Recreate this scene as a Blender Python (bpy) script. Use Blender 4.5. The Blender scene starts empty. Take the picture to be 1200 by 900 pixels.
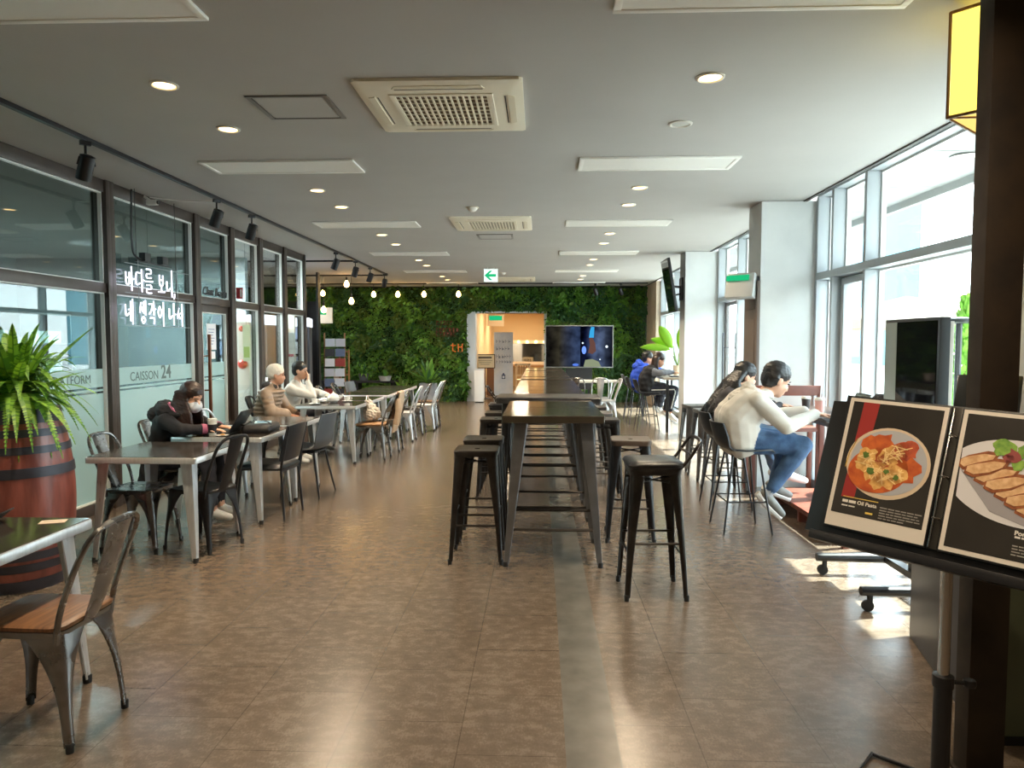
import bpy, bmesh, math, random
import numpy as np
from mathutils import Vector, Matrix
random.seed(7)
S = bpy.context.scene
COL = S.collection
PI = math.pi
R = math.radians
ORD = ['first','second','third','fourth','fifth','sixth','seventh','eighth','ninth','tenth','eleventh','twelfth']

# ------------------------------------------------------------------ materials
def lin(r, g, b):
    f = lambda c: (c/255/12.92) if c/255 <= .04045 else ((c/255+.055)/1.055)**2.4
    return (f(r), f(g), f(b), 1)
MATS = {}
def nt(name):
    m = bpy.data.materials.new(name); m.use_nodes = True
    n = m.node_tree; n.nodes.clear()
    o = n.nodes.new('ShaderNodeOutputMaterial')
    return m, n, o
def mat(name, rgb, rough=.5, metal=0, var=0, scale=8, bump=0, bscale=40, rgb2=None, spec=.5, coat=0, stretch=None, alpha=1, trans=0, detail=4, rvar=0):
    if name in MATS: return MATS[name]
    m, n, o = nt(name); N = n.nodes; L = n.links
    p = N.new('ShaderNodeBsdfPrincipled'); L.new(p.outputs[0], o.inputs[0])
    p.inputs['Base Color'].default_value = lin(*rgb); p.inputs['Roughness'].default_value = rough
    p.inputs['Metallic'].default_value = metal; p.inputs['Specular IOR Level'].default_value = spec
    p.inputs['Coat Weight'].default_value = coat; p.inputs['Alpha'].default_value = alpha
    p.inputs['Transmission Weight'].default_value = trans
    tc = N.new('ShaderNodeTexCoord'); src = tc.outputs['Object']
    if stretch:
        mp = N.new('ShaderNodeMapping'); mp.inputs['Scale'].default_value = stretch
        L.new(src, mp.inputs[0]); src = mp.outputs[0]
    if var or rgb2 or rvar:
        t = N.new('ShaderNodeTexNoise'); t.inputs['Scale'].default_value = scale; t.inputs['Detail'].default_value = detail
        L.new(src, t.inputs[0])
        cr = N.new('ShaderNodeValToRGB')
        a = lin(*rgb); b = lin(*rgb2) if rgb2 else tuple(min(1, c*(1+var)) for c in a[:3])+(1,)
        if not rgb2: a = tuple(c*(1-var) for c in a[:3])+(1,)
        cr.color_ramp.elements[0].color = a; cr.color_ramp.elements[1].color = b
        cr.color_ramp.elements[0].position = .35; cr.color_ramp.elements[1].position = .65
        L.new(t.outputs[0], cr.inputs[0]); L.new(cr.outputs[0], p.inputs['Base Color'])
        if rvar:
            mr = N.new('ShaderNodeMapRange'); mr.inputs[3].default_value = max(0, rough-rvar); mr.inputs[4].default_value = rough+rvar
            L.new(t.outputs[0], mr.inputs[0]); L.new(mr.outputs[0], p.inputs['Roughness'])
    if bump:
        t2 = N.new('ShaderNodeTexNoise'); t2.inputs['Scale'].default_value = bscale; t2.inputs['Detail'].default_value = 3
        L.new(src, t2.inputs[0])
        bp = N.new('ShaderNodeBump'); bp.inputs['Strength'].default_value = bump; bp.inputs['Distance'].default_value = .01
        L.new(t2.outputs[0], bp.inputs['Height']); L.new(bp.outputs[0], p.inputs['Normal'])
    MATS[name] = m; return m
def emis(name, rgb, st):
    if name in MATS: return MATS[name]
    m, n, o = nt(name); e = n.nodes.new('ShaderNodeEmission')
    e.inputs[0].default_value = lin(*rgb); e.inputs[1].default_value = st
    n.links.new(e.outputs[0], o.inputs[0]); MATS[name] = m; return m
def glass(name, tint, ior=1.6, body=0, body_rgb=(120,140,140), rough=.0):
    """thin pane: clear film with Fresnel mirror, optionally a little diffuse tint in the sheet"""
    if name in MATS: return MATS[name]
    m, n, o = nt(name); N = n.nodes; L = n.links
    tr = N.new('ShaderNodeBsdfTransparent'); tr.inputs[0].default_value = lin(*tint)
    gl = N.new('ShaderNodeBsdfGlossy'); gl.inputs['Roughness'].default_value = rough
    lw = N.new('ShaderNodeLayerWeight'); lw.inputs[0].default_value = .5
    pw = N.new('ShaderNodeMath'); pw.operation = 'POWER'; pw.inputs[1].default_value = 5; L.new(lw.outputs['Facing'], pw.inputs[0])
    f0 = ((ior-1)/(ior+1))**2
    fr = N.new('ShaderNodeMath'); fr.operation = 'MULTIPLY_ADD'; fr.inputs[1].default_value = 1-f0; fr.inputs[2].default_value = f0
    L.new(pw.outputs[0], fr.inputs[0])
    mx = N.new('ShaderNodeMixShader')
    base = tr.outputs[0]
    if body:
        df = N.new('ShaderNodeBsdfDiffuse'); df.inputs[0].default_value = lin(*body_rgb)
        tl = N.new('ShaderNodeBsdfTranslucent'); tl.inputs[0].default_value = lin(*body_rgb)
        m1 = N.new('ShaderNodeMixShader'); m1.inputs[0].default_value = .5
        L.new(df.outputs[0], m1.inputs[1]); L.new(tl.outputs[0], m1.inputs[2])
        m2 = N.new('ShaderNodeMixShader'); m2.inputs[0].default_value = body
        L.new(tr.outputs[0], m2.inputs[1]); L.new(m1.outputs[0], m2.inputs[2]); base = m2.outputs[0]
    L.new(fr.outputs[0], mx.inputs[0]); L.new(base, mx.inputs[1]); L.new(gl.outputs[0], mx.inputs[2])
    L.new(mx.outputs[0], o.inputs[0]); MATS[name] = m; return m

STEEL   = mat('brushed_steel', (206,208,210), .3, .6, var=.07, scale=14, stretch=(5,5,.6), rvar=.06)
STEELD  = mat('gunmetal_steel', (126,124,122), .27, .92, var=.3, scale=9, rvar=.1)
BLACKM  = mat('black_painted_metal', (30,30,33), .38, .2, var=.15)
DARKM   = mat('dark_worn_metal', (50,46,43), .36, .6, var=.3, scale=12, rvar=.1)
BLACKP  = mat('black_plastic', (22,22,24), .45)
GREYP   = mat('grey_plastic', (84,88,92), .5)
WHITEP  = mat('white_plastic', (225,222,214), .45)
CREAMP  = mat('cream_plastic', (214,203,178), .5, var=.03, scale=5)
WOODSEAT= mat('worn_wood', (122,84,52), .42, rgb2=(86,56,34), scale=5, stretch=(1,14,1))
WOODTAN = mat('tan_wood', (170,130,88), .45, rgb2=(140,100,64), scale=6, stretch=(14,1,1))
LEATHER = mat('black_leather', (24,26,30), .35, bump=.15, bscale=60)
TABTOP  = mat('dark_table_top', (66,60,55), .13, .3, var=.12, scale=10, rvar=.04)
HIGHTOP = mat('bar_table_top', (84,78,68), .12, .4, var=.1, scale=10, rvar=.04)
CONC    = mat('painted_concrete', (205,206,204), .7, var=.05, scale=2.5, bump=.08, bscale=18)
FRAMEB  = mat('bronze_frame', (74,64,58), .4, .3, var=.08)
FRAMEW  = mat('white_frame', (182,188,192), .4)
BEAD    = mat('pale_bead', (235,235,232), .35)
BLACKW  = mat('black_panel', (20,20,22), .6)
RUBBER  = mat('black_rubber', (18,18,18), .7)
WHITE   = mat('white_paint', (228,228,226), .5)
PAPER   = mat('white_paper', (236,236,240), .7)
CERAM   = mat('white_ceramic', (235,232,226), .25)

# ------------------------------------------------------------------ mesh builder
class MB:
    def __init__(s): s.v = []; s.f = []; s.m = []
    def add(s, vs, fs, mi=0):
        b = len(s.v); s.v += [tuple(v) for v in vs]
        for f in fs: s.f.append([i+b for i in f]); s.m.append(mi)
        return s
    def bx(s, x0, x1, y0, y1, z0, z1, mi=0):
        v = [(x,y,z) for z in (z0,z1) for y in (y0,y1) for x in (x0,x1)]
        return s.add(v, [(0,2,3,1),(4,5,7,6),(0,1,5,4),(2,6,7,3),(0,4,6,2),(1,3,7,5)], mi)
    def box(s, c, sz, mi=0, rot=None):
        hx, hy, hz = sz[0]/2, sz[1]/2, sz[2]/2
        v = [Vector((x,y,z)) for z in (-hz,hz) for y in (-hy,hy) for x in (-hx,hx)]
        if rot is not None: v = [rot @ p for p in v]
        v = [p+Vector(c) for p in v]
        return s.add(v, [(0,2,3,1),(4,5,7,6),(0,1,5,4),(2,6,7,3),(0,4,6,2),(1,3,7,5)], mi)
    def loft(s, rings, mi=0, cap=True, closed=True):
        n = len(rings[0]); b = len(s.v)
        for r in rings: s.v += [tuple(p) for p in r]
        for k in range(len(rings)-1):
            for i in range(n if closed else n-1):
                j = (i+1) % n
                s.f.append([b+k*n+i, b+k*n+j, b+(k+1)*n+j, b+(k+1)*n+i]); s.m.append(mi)
        if cap and closed:
            s.f.append([b+i for i in range(n)][::-1]); s.m.append(mi)
            s.f.append([b+(len(rings)-1)*n+i for i in range(n)]); s.m.append(mi)
        return s
    def tube(s, pts, r, n=8, mi=0, closed=False, cap=True, flat=1.0):
        pts = [Vector(p) for p in pts]; k = len(pts)
        rs = r if isinstance(r, (list, tuple)) else [r]*k
        rings = []; prev = None
        for i in range(k):
            if closed: t = pts[(i+1)%k]-pts[i-1]
            else: t = pts[min(i+1,k-1)]-pts[max(i-1,0)]
            t.normalize()
            if prev is None:
                up = Vector((0,0,1)) if abs(t.z) < .9 else Vector((0,1,0))
                a = t.cross(up).normalized()
            else:
                a = (prev - t*prev.dot(t)).normalized()
            prev = a; b = t.cross(a)
            rings.append([pts[i]+rs[i]*(math.cos(2*PI*q/n)*a+flat*math.sin(2*PI*q/n)*b) for q in range(n)])
        if closed: rings.append(rings[0]); cap = False
        return s.loft(rings, mi, cap)
    def lathe(s, prof, c=(0,0,0), n=24, mi=0, cap=True):
        c = Vector(c)
        return s.loft([[c+Vector((max(r,1e-4)*math.cos(2*PI*q/n), max(r,1e-4)*math.sin(2*PI*q/n), z)) for q in range(n)] for r, z in prof], mi, cap)
    def prism(s, poly, z0, z1, mi=0):
        return s.loft([[(x,y,z0) for x,y in poly],[(x,y,z1) for x,y in poly]], mi)
    def ell(s, c, r, mi=0, nu=14, nv=9, rot=None):
        c = Vector(c); rings = []
        for j in range(nv+1):
            a = -PI/2+PI*j/nv; a = max(min(a, PI/2-.03), -PI/2+.03)
            ring = []
            for i in range(nu):
                p = Vector((r[0]*math.cos(a)*math.cos(2*PI*i/nu), r[1]*math.cos(a)*math.sin(2*PI*i/nu), r[2]*math.sin(a)))
                if rot is not None: p = rot @ p
                ring.append(c+p)
            rings.append(ring)
        return s.loft(rings, mi)
    def xf(s, M):
        s.v = [tuple(M @ Vector(v)) for v in s.v]; return s
    def mesh(s, name, mats, bevel=0, ang=35, seg=2):
        me = bpy.data.meshes.new(name)
        me.from_pydata(s.v, [], s.f)
        mats = mats if isinstance(mats, (list, tuple)) else [mats]
        for m in mats: me.materials.append(m)
        if len(mats) > 1: me.polygons.foreach_set('material_index', s.m)
        bm = bmesh.new(); bm.from_mesh(me)
        bmesh.ops.recalc_face_normals(bm, faces=bm.faces)
        if bevel:
            es = [e for e in bm.edges if len(e.link_faces) == 2 and e.calc_face_angle(0) > R(30)]
            bmesh.ops.bevel(bm, geom=es, offset=bevel, segments=seg, affect='EDGES', profile=.6, clamp_overlap=True)
        bm.to_mesh(me); bm.free()
        me.shade_smooth(); me.set_sharp_from_angle(angle=R(ang))
        me.update(); return me
    def build(s, name, mats, parent=None, bevel=0, ang=35, seg=2):
        return put(name, s.mesh(name, mats, bevel, ang, seg), parent)
def put(name, data, parent=None):
    o = bpy.data.objects.new(name, data); COL.objects.link(o)
    if parent is not None: o.parent = parent
    return o
def tag(o, label=None, cat=None, group=None, kind=None):
    if label: o['label'] = label
    if cat: o['category'] = cat
    if group: o['group'] = group
    if kind: o['kind'] = kind
    return o
def thing(name, label, cat, loc=(0,0,0), rz=0, group=None, kind=None):
    o = put(name, None); o.location = loc; o.rotation_euler = (0,0,rz)
    o.empty_display_size = .1
    return tag(o, label, cat, group, kind)
def dup(root, loc, rz=0, label=None, group=None):
    r = root.copy(); COL.objects.link(r); r.location = loc; r.rotation_euler = (0,0,rz)
    if label: r['label'] = label
    if group: r['group'] = group
    for ch in list(root.children):
        c = ch.copy(); COL.objects.link(c); c.parent = r
        for g in list(ch.children):
            d = g.copy(); COL.objects.link(d); d.parent = c
    return r
class Kind:
    """first placing moves the prototype itself, later ones copy it"""
    def __init__(s, root): s.root = root; s.used = False
    def place(s, loc, rz, label, group=None):
        if not s.used:
            s.used = True; r = s.root; r.location = loc; r.rotation_euler = (0,0,rz); r['label'] = label
            if group: r['group'] = group
            return r
        return dup(s.root, loc, rz, label, group)
def smoothpath(pts, n=6, closed=False):
    P = [Vector(p) for p in pts]; k = len(P); out = []
    for i in range(k if closed else k-1):
        p1, p2 = P[i], P[(i+1)%k]
        p0 = P[i-1] if (closed or i > 0) else p1
        p3 = P[(i+2)%k] if (closed or i+2 < k) else p2
        for q in range(n):
            t = q/n
            out.append(.5*((2*p1)+(p2-p0)*t+(2*p0-5*p1+4*p2-p3)*t*t+(3*p1-p0-3*p2+p3)*t**3))
    if not closed: out.append(P[-1])
    return out
def text_mb(txt, size, depth=.001, align='LEFT', shear=0, bold=0):
    cu = bpy.data.curves.new('t', 'FONT'); cu.body = txt; cu.size = size; cu.extrude = depth; cu.align_x = align
    cu.shear = shear; cu.offset = bold; cu.resolution_u = 3
    o = bpy.data.objects.new('t', cu); COL.objects.link(o)
    dg = bpy.context.evaluated_depsgraph_get()
    me = bpy.data.meshes.new_from_object(o.evaluated_get(dg))
    mb = MB(); mb.add([v.co[:] for v in me.vertices], [list(p.vertices) for p in me.polygons])
    bpy.data.objects.remove(o); bpy.data.curves.remove(cu); bpy.data.meshes.remove(me)
    return mb
def frame_mb(mb, x0, x1, z0, z1, y0, y1, w, mi=0):
    """rectangular frame in the x-z plane, y thickness"""
    mb.bx(x0, x1, y0, y1, z0, z0+w, mi); mb.bx(x0, x1, y0, y1, z1-w, z1, mi)
    mb.bx(x0, x0+w, y0, y1, z0+w, z1-w, mi); mb.bx(x1-w, x1, y0, y1, z0+w, z1-w, mi)
    return mb
def frameX(mb, y0, y1, z0, z1, x0, x1, w, mi=0):
    """rectangular frame in the y-z plane, x thickness"""
    mb.bx(x0, x1, y0, y1, z0, z0+w, mi); mb.bx(x0, x1, y0, y1, z1-w, z1, mi)
    mb.bx(x0, x1, y0, y0+w, z0+w, z1-w, mi); mb.bx(x0, x1, y1-w, y1, z0+w, z1-w, mi)
    return mb

# ------------------------------------------------------------------ camera
cam = bpy.data.cameras.new('camera'); camo = bpy.data.objects.new('camera', cam); COL.objects.link(camo)
cam.sensor_width = 36; cam.lens = 36*840/1200; cam.clip_start = .05; cam.clip_end = 300
camo.location = (0,0,1.5); camo.rotation_euler = (R(90-3.27), 0, R(2.18)); S.camera = camo
# ------------------------------------------------------------------ setting
CZ = 2.95
def floor_mat():
    m, n, o = nt('vinyl_floor'); N = n.nodes; L = n.links
    p = N.new('ShaderNodeBsdfPrincipled'); L.new(p.outputs[0], o.inputs[0])
    tc = N.new('ShaderNodeTexCoord')
    def noise(sc, det, st=None):
        t = N.new('ShaderNodeTexNoise'); t.inputs['Scale'].default_value = sc; t.inputs['Detail'].default_value = det
        t.inputs['Roughness'].default_value = .65
        if st:
            mp = N.new('ShaderNodeMapping'); mp.inputs['Scale'].default_value = st; L.new(tc.outputs['Object'], mp.inputs[0]); L.new(mp.outputs[0], t.inputs[0])
        else: L.new(tc.outputs['Object'], t.inputs[0])
        return t
    a = noise(13, 6, (1,1.4,1)); b = noise(60, 3, (2.2,1,1)); c = noise(2.2, 4)
    add = N.new('ShaderNodeMath'); add.operation = 'MULTIPLY_ADD'; add.inputs[1].default_value = .5
    L.new(b.outputs[0], add.inputs[0]); L.new(a.outputs[0], add.inputs[2])
    add2 = N.new('ShaderNodeMath'); add2.operation = 'MULTIPLY_ADD'; add2.inputs[1].default_value = .25
    L.new(c.outputs[0], add2.inputs[0]); L.new(add.outputs[0], add2.inputs[2])
    cr = N.new('ShaderNodeValToRGB'); E = cr.color_ramp.elements
    E[0].position = .58; E[0].color = lin(90,77,65); E[1].position = 1.16; E[1].color = lin(119,105,91)
    e = E.new(.87); e.color = lin(103,90,77)
    L.new(add2.outputs[0], cr.inputs[0])
    br = N.new('ShaderNodeTexBrick'); br.inputs['Scale'].default_value = 1; br.inputs['Mortar Size'].default_value = .0022
    br.inputs['Brick Width'].default_value = .45; br.inputs['Row Height'].default_value = .45; br.offset = .5
    br.inputs['Color1'].default_value = (1,1,1,1); br.inputs['Color2'].default_value = (.93,.93,.93,1); br.inputs['Mortar'].default_value = (.62,.6,.58,1)
    mp = N.new('ShaderNodeMapping'); mp.inputs['Rotation'].default_value = (0,0,R(90)); mp.inputs['Location'].default_value = (.05,.3,0)
    L.new(tc.outputs['Object'], mp.inputs[0]); L.new(mp.outputs[0], br.inputs[0])
    mx = N.new('ShaderNodeMix'); mx.data_type = 'RGBA'; mx.blend_type = 'MULTIPLY'; mx.inputs[0].default_value = 1
    L.new(cr.outputs[0], mx.inputs[6]); L.new(br.outputs[0], mx.inputs[7]); L.new(mx.outputs[2], p.inputs['Base Color'])
    mr = N.new('ShaderNodeMapRange'); mr.inputs[1].default_value = .5; mr.inputs[2].default_value = 1.1; mr.inputs[3].default_value = .21; mr.inputs[4].default_value = .25
    L.new(add2.outputs[0], mr.inputs[0]); L.new(mr.outputs[0], p.inputs['Roughness'])
    bp = N.new('ShaderNodeBump'); bp.inputs['Strength'].default_value = .004; bp.inputs['Distance'].default_value = .003
    L.new(add.outputs[0], bp.inputs['Height']); L.new(bp.outputs[0], p.inputs['Normal'])
    p.inputs['Specular IOR Level'].default_value = .8
    return m
FLOORM = floor_mat()
STRIPM = mat('slate_floor_strip', (100,97,90), .26, 0, var=.14, scale=7, bump=.05, bscale=30)
CEILM  = mat('grey_ceiling_paint', (184,181,177), .75, 0, var=.03, scale=1.2)
INNERW = mat('inner_room_wall', (156,166,168), .8, 0, var=.06, scale=1)
WARMW  = mat('corridor_wall', (214,190,150), .8)
BASEST = mat('base_stone', (96,90,84), .7, var=.15, scale=20)
def struct(name, mb, m, label, cat, parent=None, bevel=0):
    o = mb.build(name, m, parent, bevel)
    return tag(o, label, cat, kind='structure')

mb = MB(); mb.bx(-9, .1, -3.2, 26, -.1, 0, 0); mb.bx(.1, .3, -3.2, 26, -.1, 0, 1); mb.bx(.3, 2.97, -3.2, 26, -.1, 0, 0)
struct('floor', mb, [FLOORM, STRIPM], 'mottled brown vinyl tile floor with one slate grey strip down the middle', 'floor')
mb = MB(); mb.bx(-9, 2.72, -3.2, 18.7, CZ, CZ+.12)
struct('ceiling', mb, CEILM, 'plain grey painted ceiling of the cafe hall', 'ceiling')
mb = MB(); mb.bx(2.72, 3.05, -3.2, 18.7, CZ+.09, CZ+.2)
struct('ceiling_window_slot', mb, WHITE, 'pale recessed ceiling slot running along the tall windows', 'ceiling slot')
mb = MB(); mb.bx(2.69, 2.725, -3.2, 18.4, CZ-.012, CZ+.09)
struct('trim_1', mb, mat('slot_trim', (70,68,66), .6), 'dark grey ceiling edge trim beside the window slot', 'trim')
# back wall with doorway
DX0, DX1, DZ = -1.84, .17, 2.27
mb = MB(); mb.bx(-9, DX0, 18.5, 18.75, 0, CZ); mb.bx(DX1, 3.05, 18.5, 18.75, 0, CZ); mb.bx(DX0, DX1, 18.5, 18.75, DZ, CZ)
struct('wall_back', mb, mat('back_wall_dark', (46,56,38), .9), 'far wall of the hall behind the living plants', 'wall')
mb = MB(); mb.bx(DX0-.02, DX0+.2, 18.38, 18.78, 0, DZ); mb.bx(DX1-.05, DX1+.02, 18.38, 18.78, 0, DZ); mb.bx(DX0-.02, DX1+.02, 18.38, 18.78, DZ, DZ+.04)
struct('door_frame_back', mb, mat('pale_blue_white', (205,212,220), .5), 'white lined opening through the green wall to the warm corridor', 'doorway')
# corridor beyond
mb = MB(); mb.bx(-1.75, -1.65, 18.78, 25, 0, 2.6); mb.bx(.45, .55, 18.78, 25, 0, 2.6); mb.bx(-1.75, .55, 25, 25.1, 0, 2.6); mb.bx(-1.75, .55, 18.78, 25.1, 2.6, 2.7)
struct('wall_corridor', mb, WARMW, 'cream corridor walls seen through the far doorway', 'wall')
mb = MB(); mb.bx(-9, 3.05, -3.3, -3.2, 0, CZ)
struct('wall_rear', mb, mat('rear_wall', (120,112,104), .8), 'plain wall closing the hall behind the viewer', 'wall')
mb = MB(); mb.bx(-9.1, -9, -3.2, 18.7, 0, CZ); mb.bx(-9, -5.0, 12.1, 12.2, 0, CZ)
struct('wall_left', mb, INNERW, 'dim grey walls of the lounge behind the glass partition', 'wall')
# pillars by the windows
def pillar(n, y0, y1, x0, lab):
    mb = MB(); mb.bx(x0, 2.93, y0, y1, 0, CZ-.005)
    # shallow form-tie dimples and pour joints as small recess plates
    for z in (.55, 1.35, 1.75, 2.45):
        mb.lathe([(.012,-.002),(.012,.002)], (0,0,0), 10)
        nv = 20
        for i in range(len(mb.v)-nv, len(mb.v)):
            v = mb.v[i]; mb.v[i] = (x0+.33+v[0], y0+v[2]-.0015, z+v[1])
    mb.bx(x0-.001, 2.931, y0-.001, y0, 1.52, 1.527)
    return struct('pillar_%d' % n, mb, CONC, lab, 'pillar')
pillar(2, 3.3, 3.74, 2.27, 'white concrete pillar hidden behind the brown column')
pillar(3, 7.51, 7.95, 2.27, 'wide white concrete pillar beyond the seated laptop pair')
pillar(4, 11.53, 11.95, 2.31, 'white concrete pillar carrying the tilted wall screen')
mb = MB(); mb.bx(2.72, 2.93, 16.9, 18.38, 0, CZ-.005)
struct('pillar_5', mb, mat('warm_lit_concrete', (200,182,160), .7, var=.05), 'concrete stub coloured as warmly lit at the far end of the windows', 'pillar')  # warm interior light is put into this concrete colour
mb = MB(); mb.bx(2.235, 2.268, 7.49, 7.95, 0, 2.14); 
for z0, z1 in ((.2,.9),(1.05,1.75),(1.85,2.08)): mb.bx(2.228, 2.236, 7.56, 7.88, z0, z1)
struct('trim_2', mb, mat('brown_jamb', (104,92,84), .5), 'brown panelled jamb on the side of the wide pillar', 'panel', bevel=.004)

# ------------------------------------------------------------------ right-hand glazing
GX = 2.96
CLEAR = glass('clear_window', (238,246,246), 1.45)
def bay(n, y0, y1, mull, label, doors=()):
    w = thing('window_%d' % n, label, 'window', (0,0,0), kind='structure')
    fr = MB()
    fr.bx(2.83, 2.99, y0, y1, 0, .09); fr.bx(2.83, 2.99, y0, y1, CZ+.03, CZ+.09)
    tr = [(y0, y1)]
    fr.bx(2.82, 2.99, y0, y1, 2.14, 2.21)
    for y in [y0+.025]+list(mull)+[y1-.025]:
        fr.bx(2.82, 2.99, y-.025, y+.025, .09, 2.14); fr.bx(2.82, 2.99, y-.025, y+.025, 2.21, CZ+.03)
    fr.build('frame', FRAMEW, w, .004)
    ys = [y0+.025]+list(mull)+[y1-.025]
    gl = MB(); bd = MB()
    for a, b in zip(ys, ys[1:]):
        for z0, z1 in ((.09,2.14),(2.21,CZ+.03)):
            if z0 < 1 and any(a-.05 <= d <= b+.05 for d in doors): continue
            gl.bx(GX-.004, GX+.004, a+.025, b-.025, z0, z1)
            frameX(bd, a+.025, b-.025, z0, z1, GX-.02, GX+.02, .018)
    gl.build('pane', CLEAR, w); bd.build('bead', BEAD, w)
    return w
mb = MB(); mb.bx(2.8, 2.99, -3.2, 3.3, 0, CZ+.08)
struct('wall_right', mb, mat('service_wall', (128,112,94), .8), 'plain wall of the service corner behind the brown column', 'wall')
w3 = bay(3, 3.74, 7.51, (4.6,6.4,7.1), 'tall white framed window with parasols outside, right of wide pillar')
fm = MB(); frameX(fm, 6.45, 7.05, .1, 2.12, 2.9, 2.985, .06); fm.build('casement', FRAMEW, w3, .004)
bay(4, 7.95, 11.53, (9.35,10.4), 'glazed bay with glass door between the two big pillars', doors=(10.9,))
bay(5, 11.95, 16.9, (13.5,15.2), 'tall window behind the two students at the far counter')
d = thing('door_2', 'glass door with long steel bar handle beside the far pillar', 'door', (0,0,0), kind='structure')
mb = MB(); frameX(mb, 10.44, 11.47, .095, 2.13, 2.93, 2.985, .05); mb.build('frame', mat('grey_door_frame', (120,118,116), .4, .5), d, .003)
mb = MB(); mb.bx(GX-.004, GX+.004, 10.5, 11.41, .14, 2.07); mb.build('pane', CLEAR, d)
mb = MB()
for x in (2.86, 3.05): mb.tube([(x,11.3,.4),(x,11.3,1.66)], .014, 10)
for z in (.6,1.43): mb.tube([(2.86,11.3,z),(3.05,11.3,z)], .009, 8)
mb.build('handle', mat('dark_steel', (90,92,96), .35, .8), d)

# ------------------------------------------------------------------ left glass partition
TINT = glass('smoky_glass', (176,190,190), 1.75)
FROST = glass('frosted_film', (210,225,225), 1.5, .86, (212,234,234), rough=.05)
INK = mat('grey_vinyl_letters', (96,112,112), .6)
def partition(n, y0, y1, label, name=None, frost=True, cat='window', sash=False, gm=None):
    w = thing(name or 'window_%d' % n, label, cat, (0,0,0), kind='structure')
    fr = MB(); p = .06
    fr.bx(-3.99,-3.85, y0, y0+p, 0, CZ-.002); fr.bx(-3.99,-3.85, y1-p, y1, 0, CZ-.002)
    fr.bx(-3.98,-3.87, y0+p, y1-p, CZ-.11, CZ-.002); fr.bx(-3.98,-3.87, y0+p, y1-p, 1.95, 2.035); fr.bx(-3.98,-3.87, y0+p, y1-p, 0, .1)
    fr.build('frame', FRAMEB, w, .003)
    bd = MB(); gl = MB()
    holes = [(.1,1.95),(2.035,CZ-.11)]
    if sash:
        holes[0] = (.12,1.86)
        sb = MB(); frameX(sb, y0+p, y1-p, .1, 1.95, -3.95,-3.9, .09); sb.build('sash', FRAMEB, w, .003)
    for z0, z1 in holes:
        q = p+(.09 if sash and z0 < 1 else 0)
        frameX(bd, y0+q, y1-q, z0, z1, -3.925, -3.892, .011)
        gl.bx(-3.932,-3.926, y0+q, y1-q, z0, z1)
    gl.build('pane', gm or (TINT if frost else CLEAR), w); bd.build('bead', BEAD, w)
    if frost:
        fb = MB(); q = p+(.1 if sash else .011)
        for z0, z1 in ((.11,1.052),(1.07,1.09),(1.108,1.27)): fb.bx(-3.9255,-3.9235, y0+q, y1-q, z0, z1)
        fb.build('frosted_band', FROST, w)
    return w
def vinyl(parent, txt, size, y, z, name='lettering', m=INK, bold=0, align='LEFT'):
    t = text_mb(txt, size, .0006, align, bold=bold)
    t.xf(Matrix(((0,0,1,-3.921),(1,0,0,y),(0,1,0,z),(0,0,0,1)))) 
    return t.build(name, m, parent)
partition(11, -3.1, -.45, 'glass partition bay behind the viewer')
partition(10, -.45, 1.25, 'smoky glass partition bay beside the viewer')
partition(9, 1.25, 2.95, 'smoky glass partition bay nearest the near steel table')
partition(8, 2.95, 4.66, 'smoky glass partition bay behind the barrel planter')
w = partition(6, 4.66, 6.37, 'smoky glass bay with frosted lower half beside the fern')
vinyl(w, 'CULTURE PLATFORM', .105, 5.12, 1.15)
w = partition(7, 6.37, 8.02, 'smoky glass bay behind the glowing letters')
vinyl(w, 'CAISSON', .125, 6.72, 1.135); vinyl(w, '24', .2, 7.29, 1.135, 'numerals', bold=.004)
w = partition(0, 8.02, 8.95, 'glass door with tall copper bar handle and taped notices', 'door_1', True, 'door', sash=True)
t = text_mb('Class Room', .13, .004, shear=.2, bold=.003); t.xf(Matrix(((0,0,1,-3.86),(1,0,0,8.12),(0,1,0,2.06),(0,0,0,1)))); t.build('lettering', BLACKP, w)
mb = MB(); mb.box((-3.83,8.2,1.0),(.03,.035,1.2)); 
for z in (.55,.95,1.35): mb.box((-3.86,8.2,z),(.08,.018,.018))
mb.build('handle', mat('copper_wood', (120,74,48), .4, .4), w, .004)
mb = MB(); mb.bx(-3.922,-3.919, 8.33, 8.57, 1.42, 1.73); mb.build('notice', PAPER, w)
mb = MB(); mb.bx(-3.922,-3.919, 8.37, 8.54, 1.31, 1.40); mb.build('notice', PAPER, w)
mb = MB()
for k in range(6): mb.bx(-3.9185,-3.918, 8.37, 8.37+.16-.02*(k%3), 1.66-.035*k, 1.668-.035*k)
mb.build('lettering', mat('blue_grey_ink', (120,130,170), .7), w)
partition(12, 8.95, 9.88, 'clear glass bay just past the glass door', frost=False)
partition(13, 9.88, 10.83, 'clear glass bay second past the glass door', frost=False)
partition(14, 10.83, 11.78, 'last clear glass bay of the partition before the opening', frost=False)

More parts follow.
